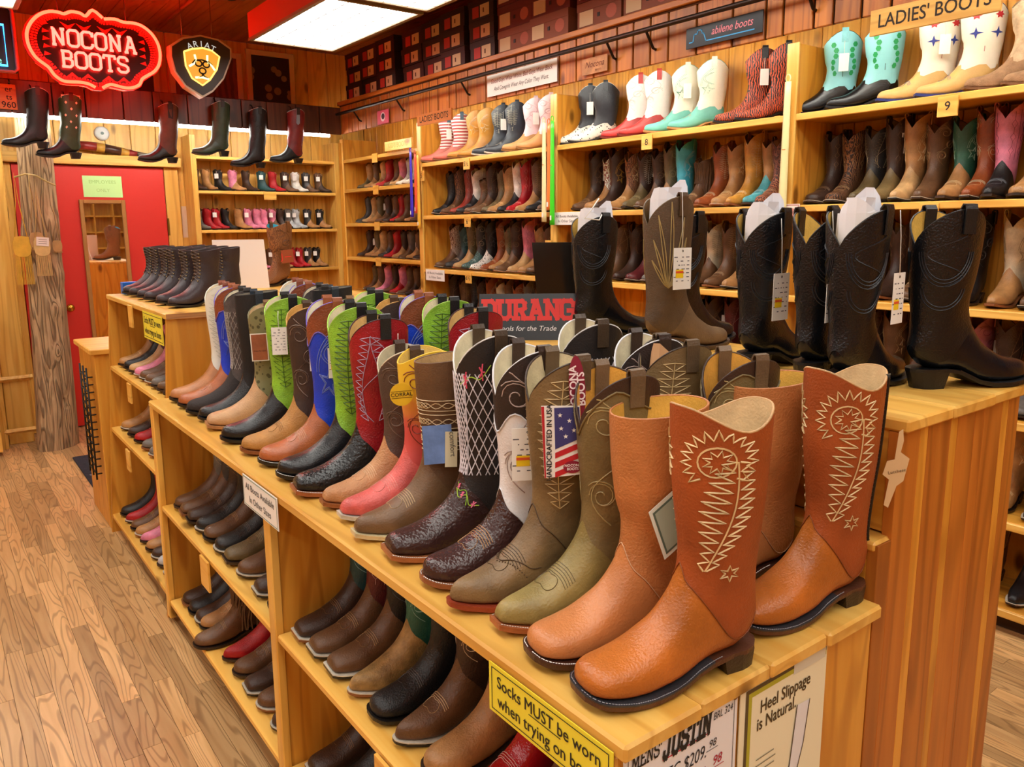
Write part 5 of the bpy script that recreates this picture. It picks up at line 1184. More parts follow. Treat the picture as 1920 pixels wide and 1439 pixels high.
pair((3.26, 3.12), 2.06, dict(vamp=leather('#C43A36', .35, .3), shaft=leather('#F4F1EC', .45, .2, .04), lining='#E8E2D8', strap='#B8322E', sole='#7A2420', heel='#6A2220', stitch='#D8D2CA'), 'white boots with red feet on the middle bay', 'swirl', False)
pair((2.92, 2.75), 2.06, dict(vamp=leather('#6FC2B2', .4, .2, .15), shaft=leather('#EFEAD6', .45, .2, .05), lining='#E8E2D0', piping='#5FC0AC', strap='#EFEAD6', sole='#C89A62', heel='#8A6034', stitch='#3FB49C', toestitch='#C0623A'), 'cream and mint green boots on the middle bay', 'star', True)
pair((2.45, 2.32), 2.06, dict(vamp=tooled('#1A1A1E', '#D0562E', 40, 7), shaft=tooled('#17181C', '#C2502C', 32, 6), lining='#2A2A2C', strap='#1A1A1E', sole='#141416', heel='#141416'), 'black and orange flame boots on the middle bay', None, True)
pair((5.28, 5.10), 2.06, dict(vamp=leather('#C86A5C', .45, .2, .2), shaft=striped('#EFEAE4', '#B84A48', 14), lining='#DDD8CE', piping='#3A5068', strap='#3E5468', sole='#8A5A3A', heel='#5A3A24', collar='#3A5068'), 'red and white striped boots under the small sign', None, True)
pair((4.90, 4.76), 2.06, dict(vamp=leather('#C48A34', .4, .2, .15), shaft=leather('#C88E36', .4, .2, .15), lining='#D8A85A', sole='#8A5A2A', heel='#6A4420', strap=None, stitch='#F2E8D0'), 'golden boots with white flower stitching under the small sign', 'star', False)
pair((4.58, 4.42), 2.06, dict(vamp=leather('#2A323C', .35), shaft=leather('#2C3644', .4, .2), lining='#3A3E44', strap='#2C3644', sole='#D8D4C8', heel='#1A1C20', stitch='#E6E6CE', toestitch='#DCDCD0'), 'black boots with white feather stitching under the small sign', 'leaf', True)
pair((4.22, 4.06), 2.06, dict(vamp=leather('#C8945A', .45, .2, .15), shaft=leather('#F0D2DA', .45, .2, .08), lining='#F0E0E2', strap='#F0D2DA', sole='#A0703E', heel='#7A5430', stitch='#E0B4C2'), 'pale pink boots with tan feet under the small sign', 'swirl', True)
# --- kids' bay in the corner
kc = [(1.915, [('olive', 'tan', 6.62), ('tan', 'brown', 6.50), ('tan', 'light tan', 6.38), ('red', 'red', 6.26), ('brown', 'brown', 6.14), ('light tan', 'pink', 6.03), ('white', 'silver', 5.92), ('white', 'white', 5.80), ('black', 'pink', 5.69)], 'upper'),
      (1.61, [('dark grey', 'dark grey', 6.66), ('light tan', 'tan', 6.55), ('tan', 'olive', 6.43), ('brown', 'dark brown', 6.30), ('dark brown', 'brown', 6.18), ('red', 'red', 6.06), ('brown', 'brown', 5.93), ('tan', 'grey', 5.80), ('brown', 'dark brown', 5.68)], 'second'),
      (1.305, [('dark brown', 'dark brown', 6.66), ('tan', 'olive', 6.54), ('tan', 'light tan', 6.42), ('dark grey', 'brown', 6.30), ('red', 'red', 6.16), ('tan', 'dark brown', 6.03), ('brown', 'grey', 5.91), ('tan', 'brown', 5.78), ('dark brown', 'dark brown', 5.66)], 'third'),
      (1.0, [('brown', 'olive', 6.6), ('tan', 'brown', 6.46), ('pink', 'pink', 6.34), ('brown', 'dark brown', 6.22), ('red', 'pink', 6.08), ('brown', 'brown', 5.95), ('dark brown', 'brown', 5.82), ('brown', 'dark brown', 5.69)], 'fourth')]
for z, row, nm in kc:
    wall_row(row, z, f'{nm} kids shelf, corner bay', f'kids boots on the {nm} shelf of the corner bay', shape='km', tags=.4, front=SX+.03)
# --- kids' shelves on the back wall (toes towards the room, turned a little)
def kids_row(row, z, nm):
    for i, (v, s, x) in enumerate(row):
        D = lib('ks', None); r = make_boot(f'{desc(v, s)}, {ORD[i]} from the door, {nm} childrens shelf', D, dict(vamp=lm(v), shaft=lm(s), lining='#B98F5A', sole='#2A1C14', heel='#2A1C14', strap=lm(s)), (x-.045, 6.975, z), math.radians(-40-random.uniform(0, 25)), f'childrens boots on the {nm} back wall shelf', 'tiny' if False else 'full', name='childrens_boot')
        if i % 3 == 2 or x > 2.65: price_tag(r, .06, -.045, .125, .034, .04, lines=False, cord=.02, rz=PI+.3)
kids_row([('dark brown', 'brown', 1.94), ('tan', 'tan', 2.03), ('black', 'black', 2.13), ('tan', 'pink', 2.25), ('dark brown', 'dark brown', 2.37), ('teal', 'teal', 2.50), ('red', 'red', 2.60), ('brown', 'dark brown', 2.71), ('white', 'white', 2.81), ('brown', 'dark grey', 2.91), ('dark brown', 'brown', 3.03)], 1.885, 'upper')
kids_row([('grey', 'grey', 1.94), ('red', 'red', 2.01), ('red', 'red', 2.085), ('black', 'black', 2.17), ('tan', 'tan', 2.28), ('pink', 'pink', 2.36), ('pink', 'pink', 2.435), ('pink', 'pink', 2.51), ('brown', 'pink', 2.58), ('dark brown', 'dark brown', 2.65), ('silver', 'grey', 2.72), ('silver', 'silver', 2.80), ('tan', 'dark grey', 2.91), ('tan', 'black', 3.03)], 1.562, 'second')
kids_row([('pink', 'pink', 2.36), ('pink', 'pink', 2.44), ('brown', 'brown', 2.54), ('tan', 'tan', 2.64), ('red', 'red', 2.74), ('red', 'red', 2.815), ('tan', 'dark grey', 2.90), ('tan', 'black', 2.98)], 1.215, 'third')
for r in BOOTS:
    if r['label'].startswith('dark boot with white cross'):
        surf_patch(r, _BM[[k for k in _BM if any(c.data == _BM[k]['vamp'] for c in r.children)][0]]['last'], 'cross', [[(.030, .30), (.038, .30), (.038, .84), (.030, .84)], [(.014, .60), (.054, .60), (.054, .68), (.014, .68)]], plain('#E8E4DA', .4))
# ================================================================ SIGNS, LAMPS, TRUNK, BOXES AND SMALL THINGS
XR, UPV, YR = Vector((1, 0, 0)), Vector((0, 0, 1)), Vector((0, -1, 0))     # reading directions: on faces to -Y, up, on faces to -X
def face_sign(name, label, cat, x0, x1, z0, z1, plane, axis, mat, th=.006, group=None, tilt=0):
    """flat board on a face; axis 'x' = face towards -Y at y=plane (x0..x1), axis 'y' = face towards -X at x=plane, y from x0 (reading start) to x1"""
    c = ((x0+x1)/2, plane-th/2, (z0+z1)/2) if axis == 'x' else (plane-th/2, (x0+x1)/2, (z0+z1)/2)
    t = thing(name, label, cat, c, group=group)
    d = (abs(x1-x0), th, z1-z0) if axis == 'x' else (th, abs(x1-x0), z1-z0)
    put('board', box_mesh(*d, .0008 if th > .003 else 0, random.random()), mat, t)
    t['_'] = 0; del t['_']
    return t, (XR if axis == 'x' else YR), (Vector((0, -th/2, 0)) if axis == 'x' else Vector((-th/2, 0, 0)))
def line_on(t, R, off, s, size, u, v, col, **k):
    return text('lettering', s, size, Vector(off)+R*u+UPV*v, R, UPV, plain(col, .7), t, base=(0, 0, 0), **k)
def bar_on(t, R, off, u0, v0, u1, v1, col, name='printed_bar', lift=.0006):
    n = R.cross(UPV); o = Vector(off)+n*lift; P = [o+R*a+UPV*b_ for a, b_ in ((u0, v0), (u1, v0), (u1, v1), (u0, v1))]
    return put(name, mesh(name, P, [(0, 1, 2, 3)]), plain(col, .7), t)
def frame_on(t, R, off, w_, h_, e, col, lift=.0006):
    a, b_ = w_/2, h_/2
    for q in ((-a, b_-e, a, b_), (-a, -b_, a, -b_+e), (-a, -b_+e, -a+e, b_-e), (a-e, -b_+e, a, b_-e)): bar_on(t, R, off, *q, col, 'printed_rule', lift)
# --- end posters
t, R, off = face_sign('price_poster', 'white paper price poster tacked to the island end', 'poster', .662, .898, .60, .906, EY-.003, 'x', plain('#ECEDF2', .6), .0015)
frame_on(t, R, off, .222, .290, .0011, '#1E2436')
slab_text('headline', "MENS'", .020, t.location+Vector((-.076, -.0012, .128)), R, UPV, INK, t, .15, .1, .16, .70); slab_text('headline', 'JUSTIN', .033, t.location+Vector((.006, -.0012, .1235)), R, UPV, INK, t, .24, .2, .16, .60)
line_on(t, R, off, 'BRL 324', .0165, .084, .126, '#2A2A30', shear=.2, wide=.78)
bar_on(t, R, off, -.044, .1045, .056, .1063, '#C01E3A')
line_on(t, R, off, 'REG $209.', .030, .0, .078, '#26262C', shear=.2, wide=.75); line_on(t, R, off, '98', .017, .062, .085, '#26262C', shear=.2); bar_on(t, R, off, .049, .0755, .075, .0765, '#26262C')
line_on(t, R, off, 'SALE $184.', .032, .0, .042, '#B01E36', shear=.2, wide=.7, bold=.006); line_on(t, R, off, '98', .021, .074, .054, '#B01E36', shear=.2, bold=.006); bar_on(t, R, off, .058, .0425, .09, .0438, '#B01E36')
for dx in (-.108, .108):
    tk = put('thumbtack', mesh('thumbtack', *tube_data([Vector((dx, -.001, .143)), Vector((dx, -.005, .143))], .0055, 10), True), plain('#B8925A', .3, 1), t)
t, R, off = face_sign('foot_poster', 'cream poster about heel slippage tacked to the island end', 'poster', .905, 1.135, .60, .898, EY-.003, 'x', plain('#F0EBCB', .6), .0015)
bar_on(t, R, off, -.102, .133, .112, .140, '#5A4A28'); bar_on(t, R, off, -.102, -.149, -.095, .133, '#5A4A28'); bar_on(t, R, off, -.095, .125, .112, .133, '#B4B02E'); bar_on(t, R, off, -.095, -.149, -.087, .125, '#B4B02E')
line_on(t, R, off, 'Heel Slippage', .030, .002, .099, '#4A3A16', bold=.012, wide=.83); line_on(t, R, off, 'is Natural.', .030, -.020, .071, '#4A3A16', bold=.012, wide=.83)
for q in range(10): bar_on(t, R, off, -.07, +.01-q*.011, -.07+.05+random.uniform(-.012, .008), .012-q*.011, '#8A8468')
n_ = len([0]); leg_poly = [(a_, b_*1.1+.03) for a_, b_ in [(.035, .03), (.07, .028), (.058, -.04), (.045, -.075), (.052, -.10), (.07, -.125), (.06, -.14), (.02, -.14), (-.01, -.135), (.01, -.1), (.022, -.06)]]
put('leg_drawing', mesh('leg_drawing', [Vector(off)+Vector((a, -.0007, b_)) for a, b_ in leg_poly], [tuple(range(len(leg_poly)-1, -1, -1))]), plain('#E6E8EE', .6), t)
V_, F_ = ribbons([leg_poly[1:6], [leg_poly[0]]+leg_poly[:7:-1]], .0022); put('leg_outline', mesh('leg_outline', [Vector(off)+Vector((v.x, -.0012, v.y)) for v in V_], F_), plain('#5A4630', .7), t)
bar_on(t, R, off, .02, .122, .11, .14, '#D8D6C4', 'tape', .0009)
# --- yellow sock sign on the island front (small copy on the ladies' wall and on the sloped unit)
def sock_sign(label, y0, y1, z0, z1, plane, hang=False):
    t, R, off = face_sign('sock_sign', label, 'sign', y0, y1, z0, z1, plane, 'y', plain('#EFE03A', .55), .0015, 'yellow sock signs')
    w_, h_ = abs(y1-y0), z1-z0; frame_on(t, R, off, w_*.95, h_*.86, h_*.02, '#2A2818')
    line_on(t, R, off, 'Socks MUST be worn', h_*.34, 0, h_*.18, '#2A2412', bold=.010, wide=w_/(h_*3.55)); line_on(t, R, off, 'when trying on boots', h_*.34, 0, -h_*.20, '#2A2412', bold=.010, wide=w_/(h_*3.55))
    bar_on(t, R, off, -w_*.135, h_*.02, w_*.125, h_*.04, '#2A2412')
    return t
sock_sign('yellow sock notice on the near front edge of the island', .930, .652, .822, .905, FX-.010)
sock_sign('small yellow sock notice on the middle ladies bay', 3.775, 3.50, 1.155, 1.245, SX-.012)
s3 = sock_sign('yellow sock notice folded over the edge of the sloped unit', 3.60, 3.27, 1.12, 1.236, .738)
# --- "available" notices
def avail(label, y0, y1, z0, z1, plane, border='#2E7A62'):
    t, R, off = face_sign('size_notice', label, 'sign', y0, y1, z0, z1, plane, 'y', plain('#F2F2EE', .6), .0015, 'white size notices')
    w_, h_ = abs(y1-y0), z1-z0
    if border: frame_on(t, R, off, w_*.96, h_*.92, h_*.02, border)
    line_on(t, R, off, 'All Boots Available', h_*.30, 0, h_*.18, '#26242A', wide=w_/(h_*2.75)); line_on(t, R, off, 'In Other Sizes', h_*.30, 0, -h_*.20, '#26242A', wide=w_/(h_*2.75))
avail('white size notice with green rule on the island front edge', 2.105, 1.845, .825, .912, FX-.010)
avail('white size notice on the post of the middle ladies bay', 3.79, 3.545, 1.58, 1.656, SX-.018, None)
avail('white size notice on the small sign bay shelf edge', 5.365, 5.09, 1.16, 1.245, SX-.012, None)
# --- wooden number tags
def num_tag(label, s, yc, zt, plane, w_=.075, h_=.075):
    t, R, off = face_sign('number_tag', label, 'sign', yc+w_/2, yc-w_/2, zt-h_, zt, plane, 'y', LY, .008, 'wooden size number tags')
    if s: line_on(t, R, off, s, h_*.62, 0, 0, '#1C140C', bold=.01)
for s, y, z, lab in (('9', 1.47, 2.05, 'wooden tag numbered nine'), ('9½', 1.51, 1.652, 'wooden tag numbered nine and a half'), ('8', 3.02, 2.05, 'wooden tag numbered eight'), ('5½', 4.76, 2.05, 'wooden tag numbered five and a half'), ('6', 4.76, 1.645, 'wooden tag numbered six'), ('6½', 4.76, 1.24, 'wooden tag numbered six and a half'), ('5', 5.385, 2.0, 'wooden tag numbered five on the post')):
    num_tag(lab+' on the ladies wall', s, y, z, SX-.010)
for i, z in enumerate(ROWS0[:4]): num_tag(f'small blank wooden tag on the {ORD[i]} shelf of the corner bay', '', 6.16, z+.01, SX-.010, .09, .075)
num_tag('small wooden tag under the island middle shelf of the far bay', '', 2.585, .492, FX-.004, .09, .105); num_tag('small wooden tag under the island middle shelf of the near bay', '5', 1.31, .492, FX-.004, .09, .1)
num_tag('small wooden tag on the top edge of the sloped unit', '', 3.83, 1.24, .738, .07, .1); num_tag('small wooden tag under the upper shelf of the sloped unit', '', 3.86, .88, .71, .07, .09); num_tag('small wooden tag under the middle shelf of the sloped unit', '', 3.90, .56, .686, .07, .1)
t, R, off = face_sign('number_tag', 'small blank wooden tag on the upper childrens shelf', 'sign', 2.44, 2.55, 1.815, 1.882, KY-.002, 'x', LX, .008, 'wooden size number tags')
# --- header signs
t, R, off = face_sign('ladies_sign', 'large carved wooden sign reading ladies boots on the header', 'sign', 1.652, 1.205, 2.262, 2.352, HX-.02, 'y', wood('pinelight', 'y'), .012)
line_on(t, R, off, "LADIES' BOOTS", .066, 0, 0, '#241608', bold=.008, wide=.86)
t, R, off = face_sign('ladies_sign', 'small carved wooden sign reading ladies boots on the header', 'sign', 4.98, 4.53, 2.275, 2.35, HX-.02, 'y', wood('panel', 'y'), .012)
line_on(t, R, off, "LADIES' BOOTS", .058, 0, 0, '#241608', bold=.008, wide=.95)
t, R, off = face_sign('kids_sign', 'pale wooden kids boots sign over the corner bay', 'sign', 5.94, 5.50, 2.188, 2.262, SX-.02, 'y', LY, .012)
line_on(t, R, off, "KID'S BOOTS", .055, 0, 0, '#D8903A', bold=.01, wide=1.0)
t, R, off = face_sign('vertical_sign', 'narrow upright wooden sign with stacked letters on the post', 'sign', 3.85, 3.79, .95, 1.485, SX-.03, 'y', LZ, .01)
for i, ch in enumerate("LADIES BOOTS"): line_on(t, R, off, ch, .04, 0, .235-i*.043, '#3A2410', bold=.01)
t, R, off = face_sign('slogan_banner', 'white slogan banner with red and black script on the header', 'banner', 4.14, 3.47, 2.366, 2.492, HX-.012, 'y', plain('#F1ECE6', .6), .003)
line_on(t, R, off, 'Good Guys Wear White, Bad Guys Wear Black', .036, 0, .022, '#7A2A2E', shear=.25, wide=.84); line_on(t, R, off, 'And Cowgirls Wear Any Color They Want.', .036, 0, -.024, '#3A2A2E', shear=.25, wide=.82)
t, R, off = face_sign('leather_plaque', 'small tan leather plaque tacked to the header', 'plaque', 3.262, 3.07, 2.362, 2.445, HX-.012, 'y', leather('#C88A5A', .6), .004)
line_on(t, R, off, 'Nocona', .045, 0, .006, '#6A2E1E', shear=.3); line_on(t, R, off, 'BOOTS', .014, .03, -.026, '#6A2E1E')
t, R, off = face_sign('neon_board', 'black board sign with pink script and blue line on the header', 'sign', 2.546, 2.133, 2.372, 2.462, HX-.014, 'y', plain('#1A1C22', .3), .006)
line_on(t, R, off, 'abilene boots', .047, .048, .008, '#E88A96', shear=.25, bold=.004, wide=.86)
V_, F_ = ribbons([[(-.185, -.02), (-.165, -.02), (-.158, .012), (-.14, .012), (-.138, .026), (-.118, .026), (-.114, .012), (-.104, .008), (-.09, -.026), (.165, -.026)]], .005); put('blue_line', mesh('blue_line', [Vector(off)+R*v.x+UPV*v.y+Vector((-.0012, 0, 0)) for v in V_], F_), plain('#3AA0DC', .5), t)
t, R, off = face_sign('pink_sign', 'small pink square sign with a dark round print on the header', 'sign', 5.60, 5.42, 2.35, 2.45, HX-.014, 'y', plain('#D8506E', .5), .004)
V_ = [Vector(off)+R*(.036*math.cos(a))+UPV*(.034*math.sin(a))+Vector((-.0007, 0, 0)) for a in np.linspace(0, 2*PI, 18, endpoint=False)]; put('printed_disc', mesh('printed_disc', V_, [tuple(range(18))]), plain('#EED8DC', .6), t)
V_ = [Vector(off)+R*(.004+.026*math.cos(a))+UPV*(.004+.022*math.sin(a))+Vector((-.0012, 0, 0)) for a in np.linspace(0, 2*PI, 14, endpoint=False)]; put('printed_shape', mesh('printed_shape', V_, [tuple(range(14))]), plain('#3A2030', .6), t)
t, R, off = face_sign('enamel_sign', 'small cream rounded picture card on the post above the black boots', 'sign', 2.15, 2.075, 1.57, 1.665, SX-.018, 'y', plain('#EFE6DC', .4), .005)
frame_on(t, R, off, .068, .088, .003, '#B8504A'); put('sketch', mesh('sketch', [Vector(off)+R*a+UPV*b_+Vector((-.0007, 0, 0)) for a, b_ in ((-.02, -.03), (.015, -.028), (.022, -.005), (.008, .01), (.012, .026), (-.004, .03), (-.012, .012), (-.006, -.004))], [tuple(range(8))]), plain('#C8877A', .6), t)
# --- rail pipe along the header
rl = thing('clothes_rail', 'dark steel pipe rail bracketed along the header', 'rail', (HX-.06, 2.5, 2.49))
tube('pipe', [(HX-.075, -2.5, 2.49), (HX-.075, 6.2, 2.49)], .0125, plain('#3A2E28', .35, .8), rl, 10)
for y in (5.9, 5.2, 4.35, 3.02, 2.75, 1.9, 1.1, .4):
    tube('bracket', [(HX-.002, y, 2.41), (HX-.02, y, 2.415), (HX-.06, y, 2.47), (HX-.075, y, 2.49)], .007, plain('#2E2622', .4, .8), rl, 6)
# --- shoehorns hanging on the posts
def shoehorn(label, y, z, h, off_=0, L_=.62, x=SX-.03):
    t = thing('long_shoehorn', label, 'shoehorn', (x-off_, y, z), group='long plastic shoehorns')
    V_ = []; n = 14; m = 5
    for i in range(n):
        f = i/(n-1); w_ = .016+.008*f; zz = -L_*f
        for j in range(m):
            a = -1+2*j/(m-1); V_.append((-.010*(1-a*a)*(.3+f*.8), a*w_, zz))
    F_ = [(i*m+j, i*m+j+1, (i+1)*m+j+1, (i+1)*m+j) for i in range(n-1) for j in range(m-1)]
    me = mesh('blade', V_, F_, True); o = put('blade', me, plain(h, .3), t); o.modifiers.new('thick', 'SOLIDIFY').thickness = .003
    put('loop', mesh('loop', *tube_data([Vector((0, .012*math.cos(a), .014+.016*math.sin(a))) for a in np.linspace(0, 2*PI, 12, endpoint=False)], .003, 5, True), True), plain(h, .4), t)
    put('size_sticker', box_mesh(.0006, .014, .028), WHITE, t, (-.012, 0, -L_*.93))
    put('brand_mark', box_mesh(.0006, .018, .004), plain('#C87A2A', .5), t, (-.0095, 0, -L_*.42))
shoehorn('pale yellow long shoehorn hanging on the post beside the large sign bay', 2.16, 2.20, '#F0E6A8', 0, .70)
shoehorn('bright green long shoehorn hanging on the middle post', 3.775, 2.20, '#3FD824', .015, .62); shoehorn('orange long shoehorn behind the green one', 3.82, 2.19, '#F0803A', .004, .52); shoehorn('cream long shoehorn beside the green and orange ones', 3.86, 2.20, '#F2E6B0', .010, .60)
shoehorn('violet blue long shoehorn hanging on the corner bay post', 5.50, 2.15, '#3A2AC8', .015, .5); shoehorn('orange red long shoehorn behind the violet one', 5.45, 2.13, '#E85A3A', .004, .45); shoehorn('yellow long shoehorn on the post of the small sign bay', 5.40, 2.12, '#E8B83A', .010, .56)
# --- shoeboxes stacked on the canopy
random.seed(9)
cm = [plain('#2A1412', .6), plain('#3A1814', .6), plain('#241010', .6)]
LB = {'red': plain('#B8332C', .6), 'cream': plain('#D8B890', .6), 'brown': plain('#8A4A30', .6), 'mar': plain('#6A201C', .6)}
y = 6.20; nb = 0
STK = ORD+['seventeenth', 'eighteenth', 'nineteenth', 'twentieth', 'twenty-first', 'twenty-second', 'twenty-third']
while y > .4:
    big = y < 4.3; wd = .335 if big else random.choice((.27, .29)); h = .135 if big else .118; n = 3
    x0 = HX+random.uniform(.0, .04)
    for j in range(n):
        z = HZ1+.019+j*(h+.002)
        if z+h > CEIL-.01: break
        b_ = thing('shoebox', f'{"maroon" if big else "dark"} boot box, {["bottom", "middle", "top"][j]} of the {STK[nb]} stack from the corner', 'box', (x0+.16+random.uniform(-.01, .01), y-wd/2, z), group='boot boxes on the canopy')
        cc = LB['brown'] if (big and j == 0) else (LB['mar'] if big else random.choice(cm))
        put('carton', box_mesh(.32, wd-.006, h*.74), cc, b_, (0, 0, h*.37)); put('lid', box_mesh(.326, wd-.001, h*.30), cc, b_, (0, 0, h*.85))
        if big:
            put('end_label', box_mesh(.002, .105, h*.55), LB['cream'], b_, (-.1615, wd*.28, h*.40)); put('finger_hole', box_mesh(.002, .018, .02), BLACK, b_, (-.1613, 0, h*.42)); put('emblem', mesh('emblem', [(-.1612, -wd*.28+.04*math.cos(a), h*.42+.035*math.sin(a)) for a in np.linspace(0, 2*PI, 14, endpoint=False)], [tuple(range(13, -1, -1))]), plain('#B8604A', .6), b_)
        else:
            put('red_label', box_mesh(.002, .07, h*.56), LB['red'], b_, (-.1615, wd*.20, h*.40)); put('end_label', box_mesh(.002, .095, h*.6), LB['cream'], b_, (-.1615, -wd*.16, h*.40)); put('boot_print', box_mesh(.001, .012, h*.22), plain('#5A2A20', .6), b_, (-.163, -wd*.12, h*.40))
    y -= wd+(.05 if nb % 3 == 2 else .012); nb += 1
# --- green notice and mirror on the door
t, R, off = face_sign('door_notice', 'pale green paper notice taped to the red door', 'sign', 1.085, 1.365, 1.825, 1.99, BACKY-.046, 'x', plain('#C4F0A0', .6), .0015)
line_on(t, R, off, 'EMPLOYEES', .036, 0, .035, '#A0D47C', bold=.01, wide=1.05); line_on(t, R, off, 'ONLY', .036, .0, -.03, '#A8D884', bold=.01)
mi = thing('door_mirror', 'tall narrow mirror in a tan wooden frame on the red door', 'mirror', (1.21, BACKY-.06, 1.2))
fy = BACKY-.048
for lo, hi in (((1.045, fy-.022, .62), (1.075, fy, 1.805)), ((1.345, fy-.022, .62), (1.375, fy, 1.805)), ((1.075, fy-.022, 1.775), (1.345, fy, 1.805)), ((1.075, fy-.022, .62), (1.345, fy, .65))):
    box('frame_rail', lo, hi, plain('#A8763A', .45), mi, .004)
box('glass', (1.075, fy-.010, .65), (1.345, fy-.004, 1.775), plain('#F4F6F6', .02, 1), mi)
# --- painted horn on the lintel, round dial on the wall
hn = thing('painted_horn', 'long painted horn with red and yellow bands lying over the door', 'horn', (1.32, 6.98, 2.17))
pts = [(.97+i*.058, 6.985, 2.215-.004*i+.012*math.sin(i*.5)) for i in range(12)]; rr = [.026, .029, .032, .034, .035, .035, .034, .032, .028, .023, .017, .009]
def seg(nm, i0, i1, h): 
    V_, F_ = tube_data(pts[i0:i1+1], rr[i0:i1+1], 12); put(nm, mesh(nm, [Vector(v)-hn.location for v in V_], F_, True), plain(h, .35), hn)
seg('horn_base', 0, 2, '#5A3A28'); seg('red_band', 2, 4, '#8A2420'); seg('yellow_band', 4, 5, '#C8943A'); seg('dark_body', 5, 7, '#4A2A1E'); seg('yellow_band', 7, 8, '#C8943A'); seg('red_band', 8, 9, '#8A2420'); seg('horn_tip', 9, 11, '#6A5A4A')
sd = thing('smoke_detector', 'round white detector on the boards above the door', 'detector', (1.26, BACKY-.003, 2.32))
put('disc', mesh('disc', *tube_data([Vector((0, 0, 0)), Vector((0, -.02, 0)), Vector((0, -.03, 0))], [.055, .053, .04], 22), True), plain('#DADAD6', .4), sd); put('centre', mesh('centre', *tube_data([Vector((0, -.03, 0)), Vector((0, -.034, 0))], .012, 12)), plain('#5A6A66', .4), sd)
# --- framed pictures above the valance
def picture(label, x0, x1, z0, z1, mat):
    t = thing('framed_picture', label, 'picture', ((x0+x1)/2, BACKY-.012, z0), group='framed pictures above the valance'); e = .045; fm = plain('#EAD8B6', .5)
    for lo, hi in (((x0, BACKY-.025, z0), (x0+e, BACKY-.003, z1)), ((x1-e, BACKY-.025, z0), (x1, BACKY-.003, z1)), ((x0+e, BACKY-.025, z1-e), (x1-e, BACKY-.003, z1)), ((x0+e, BACKY-.025, z0), (x1-e, BACKY-.003, z0+e))): box('frame_rail', lo, hi, fm, t, .003)
    box('print', (x0+e, BACKY-.014, z0+e), (x1-e, BACKY-.006, z1-e), mat, t)
picture('framed collage of dark photographs above the valance near the corner', 2.44, 2.87, 2.56, 3.10, spotted('#3A3026', '#9A8A6E', 9, .30)); picture('framed brown photograph behind the shield sign', 1.80, 2.40, 2.56, 3.05, tooled('#6A3A22', '#8A4A2A', 6, 3))
picture('framed dark print beside the oval neon sign', 1.25, 1.72, 2.56, 3.02, plain('#4A2A1C', .5))
# --- oval neon sign
NL = [(1.106, 2.907), (1.051, 2.947), (1.01, 2.906), (.979, 2.918), (.93, 2.921), (.889, 2.902), (.855, 2.907), (.812, 2.905), (.767, 2.887), (.727, 2.855), (.694, 2.81), (.675, 2.756), (.678, 2.695), (.697, 2.645), (.722, 2.612), (.771, 2.575), (.788, 2.551), (.805, 2.526), (.842, 2.5), (.881, 2.496), (.941, 2.499), (.991, 2.493), (1.027, 2.475)]
NR = [(1.114, 2.903), (1.177, 2.911), (1.228, 2.899), (1.287, 2.902), (1.34, 2.89), (1.391, 2.853), (1.425, 2.798), (1.437, 2.732), (1.426, 2.663), (1.394, 2.614), (1.347, 2.581), (1.312, 2.555), (1.293, 2.519), (1.253, 2.496), (1.209, 2.489), (1.162, 2.496), (1.115, 2.502), (1.069, 2.476)]
ns = thing('neon_sign', 'large oval scalloped red neon sign hanging from the ceiling', 'neon sign', (1.055, 5.82, 2.46))
RN = glow('#FF3020', NEON, (1.0, .0095, .004)); RN_FILL = glow('#FF2818', NEON*.7, (1.0, .009, .004)); RN2 = glow('#FF4030', NEON*.6, (1.0, .022, .015), False)
full = NL[::-1]+NR; cx, cz = 1.056, 2.705
def scale_poly(P, k): return [(cx+(a-cx)*k, cz+(b_-cz)*k) for a, b_ in P]
def plate(nm, P, y0, y1, mat):
    k = len(P); V_ = [Vector((a, y0, b_))-ns.location for a, b_ in P]+[Vector((a, y1, b_))-ns.location for a, b_ in P]
    put(nm, mesh(nm, V_, [tuple(range(k-1, -1, -1)), tuple(range(k, 2*k))]+[(i, (i+1) % k, (i+1) % k+k, i+k) for i in range(k)]), mat, ns)
outl = NL+NR[::-1]
plate('rim_plate', scale_poly(outl, 1.055), 5.83, 5.86, plain('#B01A1A', .4)); plate('backboard', scale_poly(outl, .965), 5.826, 5.829, plain('#140608', .35))
def smooth_pts(P, n=4):
    K = np.array(P); v = np.linspace(0, len(P)-1.001, (len(P)-1)*n+1); return [tuple(p) for p in catmull(K, v)]
for P in (NL, NR):
    tube('neon_tube', [(a, 5.80, b_) for a, b_ in smooth_pts(P, 3)], .0095, RN, ns, 6); tube('neon_tube', [(a, 5.89, b_) for a, b_ in smooth_pts(P, 1)], .0095, RN_FILL, ns, 5)   # back tubes are added, to redden the ceiling behind the sign
